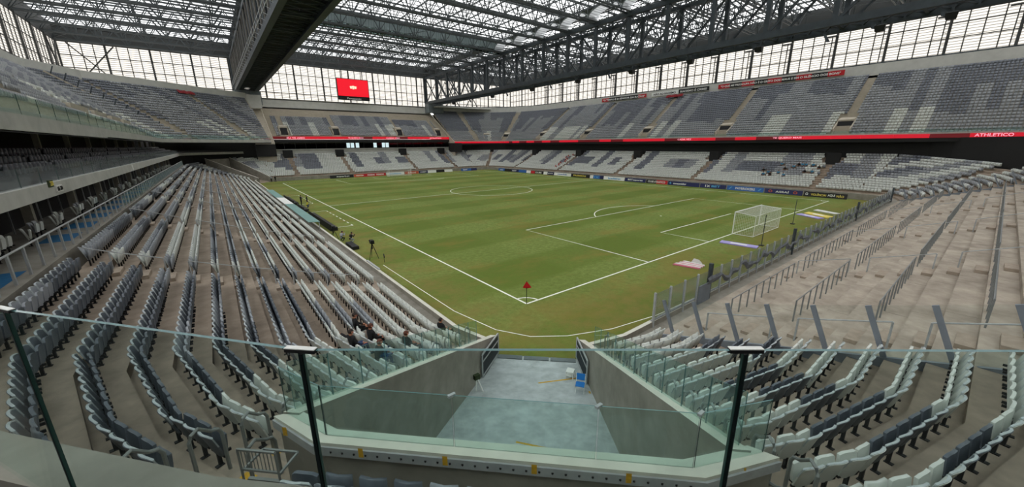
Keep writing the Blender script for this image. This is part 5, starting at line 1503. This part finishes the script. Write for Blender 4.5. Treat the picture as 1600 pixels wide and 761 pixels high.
def skinned(name, joints, edges, radii):
    me = bpy.data.meshes.new(name); me.from_pydata(joints, edges, []); ob = bpy.data.objects.new(name, me); col.objects.link(ob)
    sk = ob.modifiers.new('skin', 'SKIN'); sk.use_smooth_shade = True
    for i, r in enumerate(radii): me.skin_vertices[0].data[i].radius = r if isinstance(r, tuple) else (r, r)
    me.skin_vertices[0].data[0].use_root = True
    ss = ob.modifiers.new('sub', 'SUBSURF'); ss.levels = 1; ss.render_levels = 1
    dg = bpy.context.evaluated_depsgraph_get(); out = bpy.data.meshes.new_from_object(ob.evaluated_get(dg)); bpy.data.objects.remove(ob); bpy.data.meshes.remove(me)
    return out
def body(pose, top, legs, skin='skin', lean=0.0, arms='lap'):
    """person facing +y, feet at z 0; pose: stand, sit, crouch. Returns one mesh, coloured by region"""
    if pose == 'stand':
        hip = (0, 0, .95); chest = (0, -.01 + lean, 1.30); neck = (0, .0 + lean, 1.50); kl = ((-.11, .05, .50), (-.12, -.02, .06), (-.13, .16, .04)); kr = ((.12, -.02, .50), (.14, -.10, .06), (.15, .08, .04)); hl = (-.10, 0, .92); hr = (.10, 0, .92)
    elif pose == 'sit':
        hip = (0, 0, .52); chest = (0, -.08 + lean, .86); neck = (0, -.10 + lean, 1.06); kl = ((-.14, .42, .56), (-.15, .46, .10), (-.16, .64, .05)); kr = ((.14, .42, .58), (.13, .50, .10), (.14, .68, .05)); hl = (-.09, .04, .50); hr = (.09, .04, .50)
    else:
        hip = (0, 0, .38); chest = (0, .14, .66); neck = (0, .22, .84); kl = ((-.16, .34, .50), (-.15, .14, .06), (-.15, .30, .04)); kr = ((.16, .36, .30), (.15, .10, .06), (.16, -.06, .05)); hl = (-.09, .02, .37); hr = (.09, .02, .37)
    nx, ny, nz = neck; cx_, cy_, cz = chest
    if arms == 'lap': aL = ((-.26, cy_ + .06, cz - .10), (-.12, cy_ + .34, cz - .22), (-.08, cy_ + .42, cz - .22)); aR = ((.26, cy_ + .06, cz - .10), (.14, cy_ + .34, cz - .22), (.10, cy_ + .42, cz - .22))
    elif arms == 'side': aL = ((-.27, cy_, cz - .12), (-.28, cy_ + .06, cz - .38), (-.27, cy_ + .09, cz - .46)); aR = ((.27, cy_, cz - .12), (.28, cy_ + .06, cz - .38), (.27, cy_ + .09, cz - .46))
    elif arms == 'out': aL = ((-.34, cy_ - .02, cz + .04), (-.60, cy_ - .06, cz + .10), (-.68, cy_ - .06, cz + .08)); aR = ((.26, cy_ + .06, cz - .10), (.14, cy_ + .34, cz - .22), (.10, cy_ + .42, cz - .22))
    else: aL = ((-.24, cy_ + .12, cz - .06), (-.12, cy_ + .36, cz + .12), (-.08, cy_ + .44, cz + .18)); aR = ((.24, cy_ + .12, cz - .06), (.12, cy_ + .36, cz + .12), (.08, cy_ + .44, cz + .18))
    J = [hip, chest, neck, (nx, ny + .015, nz + .05), (nx, ny + .03, nz + .15), (nx, ny + .03, nz + .22), hl, kl[0], kl[1], kl[2], hr, kr[0], kr[1], kr[2], (-.17, cy_, cz + .12), *aL, (.17, cy_, cz + .12), *aR]
    E = [(0, 1), (1, 2), (2, 3), (3, 4), (4, 5), (0, 6), (6, 7), (7, 8), (8, 9), (0, 10), (10, 11), (11, 12), (12, 13), (1, 14), (14, 15), (15, 16), (16, 17), (1, 18), (18, 19), (19, 20), (20, 21)]
    Rr = [(.15, .12), (.17, .12), .075, .07, .10, .075, .095, .07, .05, .045, .095, .07, .05, .045, .075, .052, .042, .045, .075, .052, .042, .045]
    me = skinned('person', J, E, Rr)
    for m in (top, legs, skin, 'black'): me.materials.append(M[m])
    mi = []
    LJ = [Vector(q) for q in (hl, kl[0], kl[1], hr, kr[0], kr[1])]; hands = [Vector(aL[2]), Vector(aR[2])]
    def dseg(p, a, b2):
        t = max(0, min(1, (p - a).dot(b2 - a) / max((b2 - a).length_squared, 1e-9))); return (p - a.lerp(b2, t)).length
    for p in me.polygons:
        c = p.center
        if c.z > nz + .02 and abs(c.x - nx) < .14: k = 2
        elif min((c - h).length for h in hands) < .10: k = 2
        elif c.z < .085: k = 3
        else:
            dl = min(dseg(c, LJ[0], LJ[1]), dseg(c, LJ[1], LJ[2]), dseg(c, LJ[3], LJ[4]), dseg(c, LJ[4], LJ[5])); dt = dseg(c, Vector(hip), Vector(chest)) - .03
            k = 1 if dl < dt or c.z < .2 else 0
        mi.append(k)
    me.polygons.foreach_set('material_index', mi); me['neck'] = [nx, ny, nz]
    return me
def hair_mesh(n, mat, long=False):
    """cap of hair over crown and back of the head, open at the face"""
    b = MB(); nx, ny, nz = n; rings = []; H = 6; S = 12
    for j in range(H + 1):
        t = j / H * (2.5 if long else 1.95); rr = .10 * math.sin(max(t, .05)) + .006; ring_ = []
        for i in range(S):
            a = 2 * math.pi * i / S; front = max(0.0, math.sin(a))
            tt = t * (1 - .52 * front ** .6); r2 = .10 * math.sin(max(tt, .05)) + .006
            ring_.append((nx + r2 * math.cos(a) * .95, ny + .03 + r2 * math.sin(a) * 1.02, nz + .15 + .105 * math.cos(tt)))
        rings.append(ring_)
    for a, c in zip(rings, rings[1:]):
        for i in range(S): b.poly([a[i], a[(i + 1) % S], c[(i + 1) % S], c[i]])
    b.poly(rings[0]); return b.mesh('hair', mat)
def face_mesh(n):
    b = MB(); nx, ny, nz = n; y = ny + .03 + .098
    b.hexa([(nx - .016, y - .01, nz + 0.120), (nx + .016, y - .01, nz + 0.120), (nx + .012, y + .028, nz + 0.120), (nx - .012, y + .028, nz + 0.120)], [(nx - .008, y - .01, nz + 0.170), (nx + .008, y - .01, nz + 0.170), (nx + .006, y + .006, nz + 0.170), (nx - .006, y + .006, nz + 0.170)])
    for s in (-1, 1):
        b.box(nx + s * .04 - .014, nx + s * .04 + .014, y - .02, y + .003, nz + 0.157, nz + 0.171, 1)
        b.hexa([(nx + s * .10 - .012, ny + .01, nz + 0.115), (nx + s * .10 + .012, ny + .01, nz + 0.115), (nx + s * .10 + .012, ny + .05, nz + 0.115), (nx + s * .10 - .012, ny + .05, nz + 0.115)], [(nx + s * .10 - .012, ny, nz + 0.180), (nx + s * .11 + .01, ny, nz + 0.180), (nx + s * .11 + .01, ny + .05, nz + 0.180), (nx + s * .10 - .012, ny + .05, nz + 0.180)])
    b.box(nx - .028, nx + .028, y - .03, y + .0, nz + 0.080, nz + 0.090, 2)
    return b.mesh('face', ['skin', 'black', 'red'])
def person(label, loc, rz, pose, top, legs, hair='hair', long=False, arms='lap', lean=0.0, group=None):
    o = finish('person', body(pose, top, legs, 'skin', lean, arms)); n = list(o.data['neck'])
    o['label'] = label; o['category'] = 'person'
    if group: o['group'] = group
    finish('hair', hair_mesh(n, hair, long), o); finish('face', face_mesh(n), o)
    o.location = loc; o.rotation_euler = (0, 0, rz)
    return o
for lab, k, y, top, legs, hair, lg, arms, lean in (
        ('spectator in black with one bare arm spread along the seat backs', 5, -3.85, 'cloth_black', 'cloth_blue', 'hair', False, 'out', 0.0),
        ('dark-haired spectator in a black shirt sitting highest of the group', 4, -1.95, 'cloth_black', 'cloth_black', 'hair', False, 'lap', .02),
        ('auburn-haired spectator in black leaning forward in the middle of the group', 4, -3.2, 'cloth_black', 'cloth_black', 'hair_red', True, 'lap', .10),
        ('spectator in black bending over at the lower end of the group', 5, -5.0, 'cloth_black', 'cloth_blue', 'hair_red', True, 'lap', .22),
        ('brown-haired spectator in black sitting alone two rows below the group', 3, -4.3, 'cloth_black', 'cloth_black', 'hair_red', True, 'lap', 0.0),
        ('spectator in black with legs up in the front row by the stairs', 0, -2.85, 'cloth_black', 'cloth_black', 'hair', False, 'lap', -.05)):
    x, yy, z, a, t = seat_at(k, y); f = Vector((-math.sin(a), math.cos(a)))
    person(lab, (x + f.x * .30, yy + f.y * .26, z - .06), a, 'sit', top, legs, hair, lg, arms, lean, 'spectators in the corner seats')
# pitch side
person('photographer in black standing on the touchline, camera raised, left of two', (-3.5, 56.3, 0), -1.2, 'stand', 'cloth_black', 'cloth_black', arms='up', group='people by the dugouts')
person('crew member in black standing on the touchline, right of two', (-2.7, 55.6, 0), -1.6, 'stand', 'cloth_black', 'cloth_black', arms='side', group='people by the dugouts')
person('crew member in a yellow bib sitting low by the dugout', (-3.3, 53.0, 0), -1.5, 'crouch', 'cloth_yellow', 'cloth_blue', group='people by the dugouts')
person('person in grey standing at the far corner, farther from the line', (-1.9, 111.6, 0), -2.2, 'stand', 'seat_mid', 'cloth_black', arms='side', group='people at the far corner')
person('person in dark clothes standing at the far corner, nearer the line', (-1.0, 110.6, 0), -2.4, 'stand', 'cloth_black', 'cloth_black', arms='side', group='people at the far corner')
person('camera operator in grey crouching over a covered camera by the front wall', (-4.9, 25.2, 0), -.9, 'crouch', 'seat_mid', 'cloth_black', arms='up', group='camera crew by the wall')
person('camera operator in black crouching beside the covered camera', (-4.3, 24.0, 0), -1.2, 'crouch', 'cloth_black', 'seat_mid', arms='up', group='camera crew by the wall')
def tripod(label, x, y, h=1.45, big=1.0):
    o = empty('tripod_camera', (x, y, 0), label=label, category='camera', group='television cameras')
    for a in (90, 210, 330):
        b = MB(); b.tube([(x + .05 * math.cos(math.radians(a)), y + .05 * math.sin(math.radians(a)), h - .1), (x + .48 * math.cos(math.radians(a)), y + .48 * math.sin(math.radians(a)), 0)], .028, 5); b.build('leg', 'black', o)
    b = MB(); b.tube([(x, y, h - .5), (x, y, h)], .05, 6); b.build('column', 'black', o)
    b = MB(); b.box(x - .14, x + .14, y - .3, y + .22, h, h + .32); b.build('camera_body', 'black', o)
    b = MB(); b.tube([(x, y + .2, h + .16), (x, y + .5, h + .16)], [.08, .11], 8); b.build('lens', 'black', o)
    b = MB(); b.box(x - .05, x + .05, y - .42, y - .28, h + .1, h + .25); b.build('viewfinder', 'black', o)
tripod('television camera on a tripod standing alone on the grass margin', -4.4, 16.4)
tripod('television camera on a tripod behind the crouching operators', -5.3, 26.6, 1.2)
o = empty('equipment_case', (-4.6, 22.3, 0), label='long low black camera case on the grass beside the operators', category='case')
b = MB(); b.box(-5.0, -4.4, 20.6, 23.2, .02, .32); b.build('shell', 'black', o); b = MB(); b.box(-5.02, -4.38, 20.9, 21.0, .0, .34); b.box(-5.02, -4.38, 22.7, 22.8, .0, .34); b.build('strap', 'steel_dark', o)
o = empty('microphone_stand', (-4.0, 14.7, 0), label='small microphone stand on the grass near the lone tripod', category='microphone'); b = MB(); b.tube([(-4, 14.7, 0), (-4, 14.7, .55)], .02, 5); b.build('stand', 'black', o); b = MB(); b.tube([(-4, 14.6, .5), (-3.9, 15.0, .68)], .05, 6); b.build('microphone', 'black', o)
# distant spectators across the pitch
sit_b = body('sit', 'cloth_cyan', 'cloth_black'); sit_r = body('sit', 'cloth_red', 'cloth_white'); sit_k = body('sit', 'cloth_black', 'cloth_black')
def far_person(k, y, me, lab, grp):
    x = 75.78 + T * k - .26; z = scaled(k, SC_FAR)
    o = place('person', me, (x, y, z), math.pi / 2, None, label=lab, category='person', group=grp); nn = list(me['neck'])
    finish('hair', HAIRM, o).matrix_parent_inverse = Matrix.Identity(4)
HAIRM = hair_mesh(list(sit_b['neck']), 'hair')
for i, (k, y, t) in enumerate(FARP):
    if t == 'b': far_person(k, y, sit_b if i % 3 else sit_k, 'tiny spectator in %s, row %s above the black board, %s along' % ('blue' if i % 3 else 'dark', NUM[k], ORD[i]), 'spectators above the end of the boards')
    else: far_person(k, y, sit_r, 'tiny spectator in red by the aisle across the pitch, row %s up from the boards' % NUM[k], 'spectators in red across the pitch')

# ================================================================== the viewing platform in front of the camera
b = MB(); LO = [(20.45, -7.5), (20.87, -2.63), (21.02, -.95), (21.02, 7)]; LI = [(20.75, -7.5), (21.15, -2.4), (21.28, -.8), (21.28, 7)]
for i in range(3):
    P = [uv(*LO[i]), uv(*LI[i]), uv(*LI[i + 1]), uv(*LO[i + 1])]
    b.hexa([(x, y, 4.9) for x, y, _ in P], [(x, y, 8.3) for x, y, _ in P])
b.build('ledge_wall', 'wall', kind='structure')
b = MB(); b.hexa([uv(21.2, -7.5, 7.7), uv(26, -7.5, 7.7), uv(26, 7, 7.7), uv(21.2, 7, 7.7)], [uv(21.2, -7.5, 7.95), uv(26, -7.5, 7.95), uv(26, 7, 7.95), uv(21.2, 7, 7.95)]); b.build('viewing_floor', 'dark', kind='structure')
gp_ = [(20.95, -2.78), (21.31, -1.37), (21.47, .05), (21.32, 1.46), (21.18, 2.87), (21.0, 4.3)]
vr = empty('viewing_rail', uv(21.4, 0, 7.95), label='clear glass guard rail right in front of the viewpoint with dark posts', category='glass railing')
for a, c in zip(gp_, gp_[1:]):
    A = Vector(uv(*a)); Bq = Vector(uv(*c)); d = (Bq - A).normalized() * .008
    pane('glass_pane', A + d, Bq - d, 7.95, 7.95, 1.45, 'glass', vr, .013)
for i, a in enumerate(gp_):
    x, y, _ = uv(*a); d = (Vector(uv(*gp_[min(i + 1, 5)])) - Vector(uv(*gp_[max(i - 1, 0)]))).normalized(); n = Vector((-d.y, d.x, 0)); c = Vector((x, y, 0))
    b = MB(); P = [c - d * .005 - n * .007, c + d * .005 - n * .007, c + d * .005 + n * .007, c - d * .005 + n * .007]
    b.hexa([(p.x, p.y, 7.95) for p in P], [(p.x, p.y, 9.385) for p in P]); b.build('post', 'post_black', vr)
    b = MB(); P = [c - d * .052 - n * .010, c + d * .052 - n * .010, c + d * .052 + n * .010, c - d * .052 + n * .010]
    b.hexa([(p.x, p.y, 9.392) for p in P], [(p.x, p.y, 9.404) for p in P]); b.build('clamp_base', 'black', vr)
    b = MB(); b.hexa([(p.x, p.y, 9.404) for p in P], [(p.x, p.y, 9.407) for p in P]); b.build('clamp_cap', 'white', vr)

# red cloths left on the top rows of the upper tiers
def red_cloth(label, c, d, L, zs):
    c = Vector(c); d = Vector((d[0], d[1], 0)).normalized(); n = Vector((d.y, -d.x, 0)); o = empty('red_cloth', c, label=label, category='cloth'); b = MB(); prev = None
    for i in range(9):
        p = c + d * (L * (i / 8 - .5)); w = .12 * math.sin(i * 2.1)
        cur = [p + n * (.5 + w) + Vector((0, 0, -.35)), p + n * (.15 - w) + Vector((0, 0, .15 + w)), p - n * .35 + Vector((0, 0, .45 + w))]
        if prev:
            for j in range(2): b.hexa([prev[j], cur[j], cur[j] + Vector((0, 0, .03)), prev[j] + Vector((0, 0, .03))], [prev[j + 1], cur[j + 1], cur[j + 1] + Vector((0, 0, .03)), prev[j + 1] + Vector((0, 0, .03))])
        prev = cur
    b.build('drape', 'red_dark', o)
M['red_dark'] = pmat('dark_red_cloth', (120, 24, 30), 0.9, 0.2, 3)
red_cloth('dark red cloth draped over the top seats below the NÃO AO RACISMO banner', (103.0, 50.2, 24.0), (0, -1), 5.5, 0)
red_cloth('dark red cloth draped at the top of the corner aisle left of the roof truss', (-17.0, 122.9, 24.2), (.75, .66), 4.5, 0)
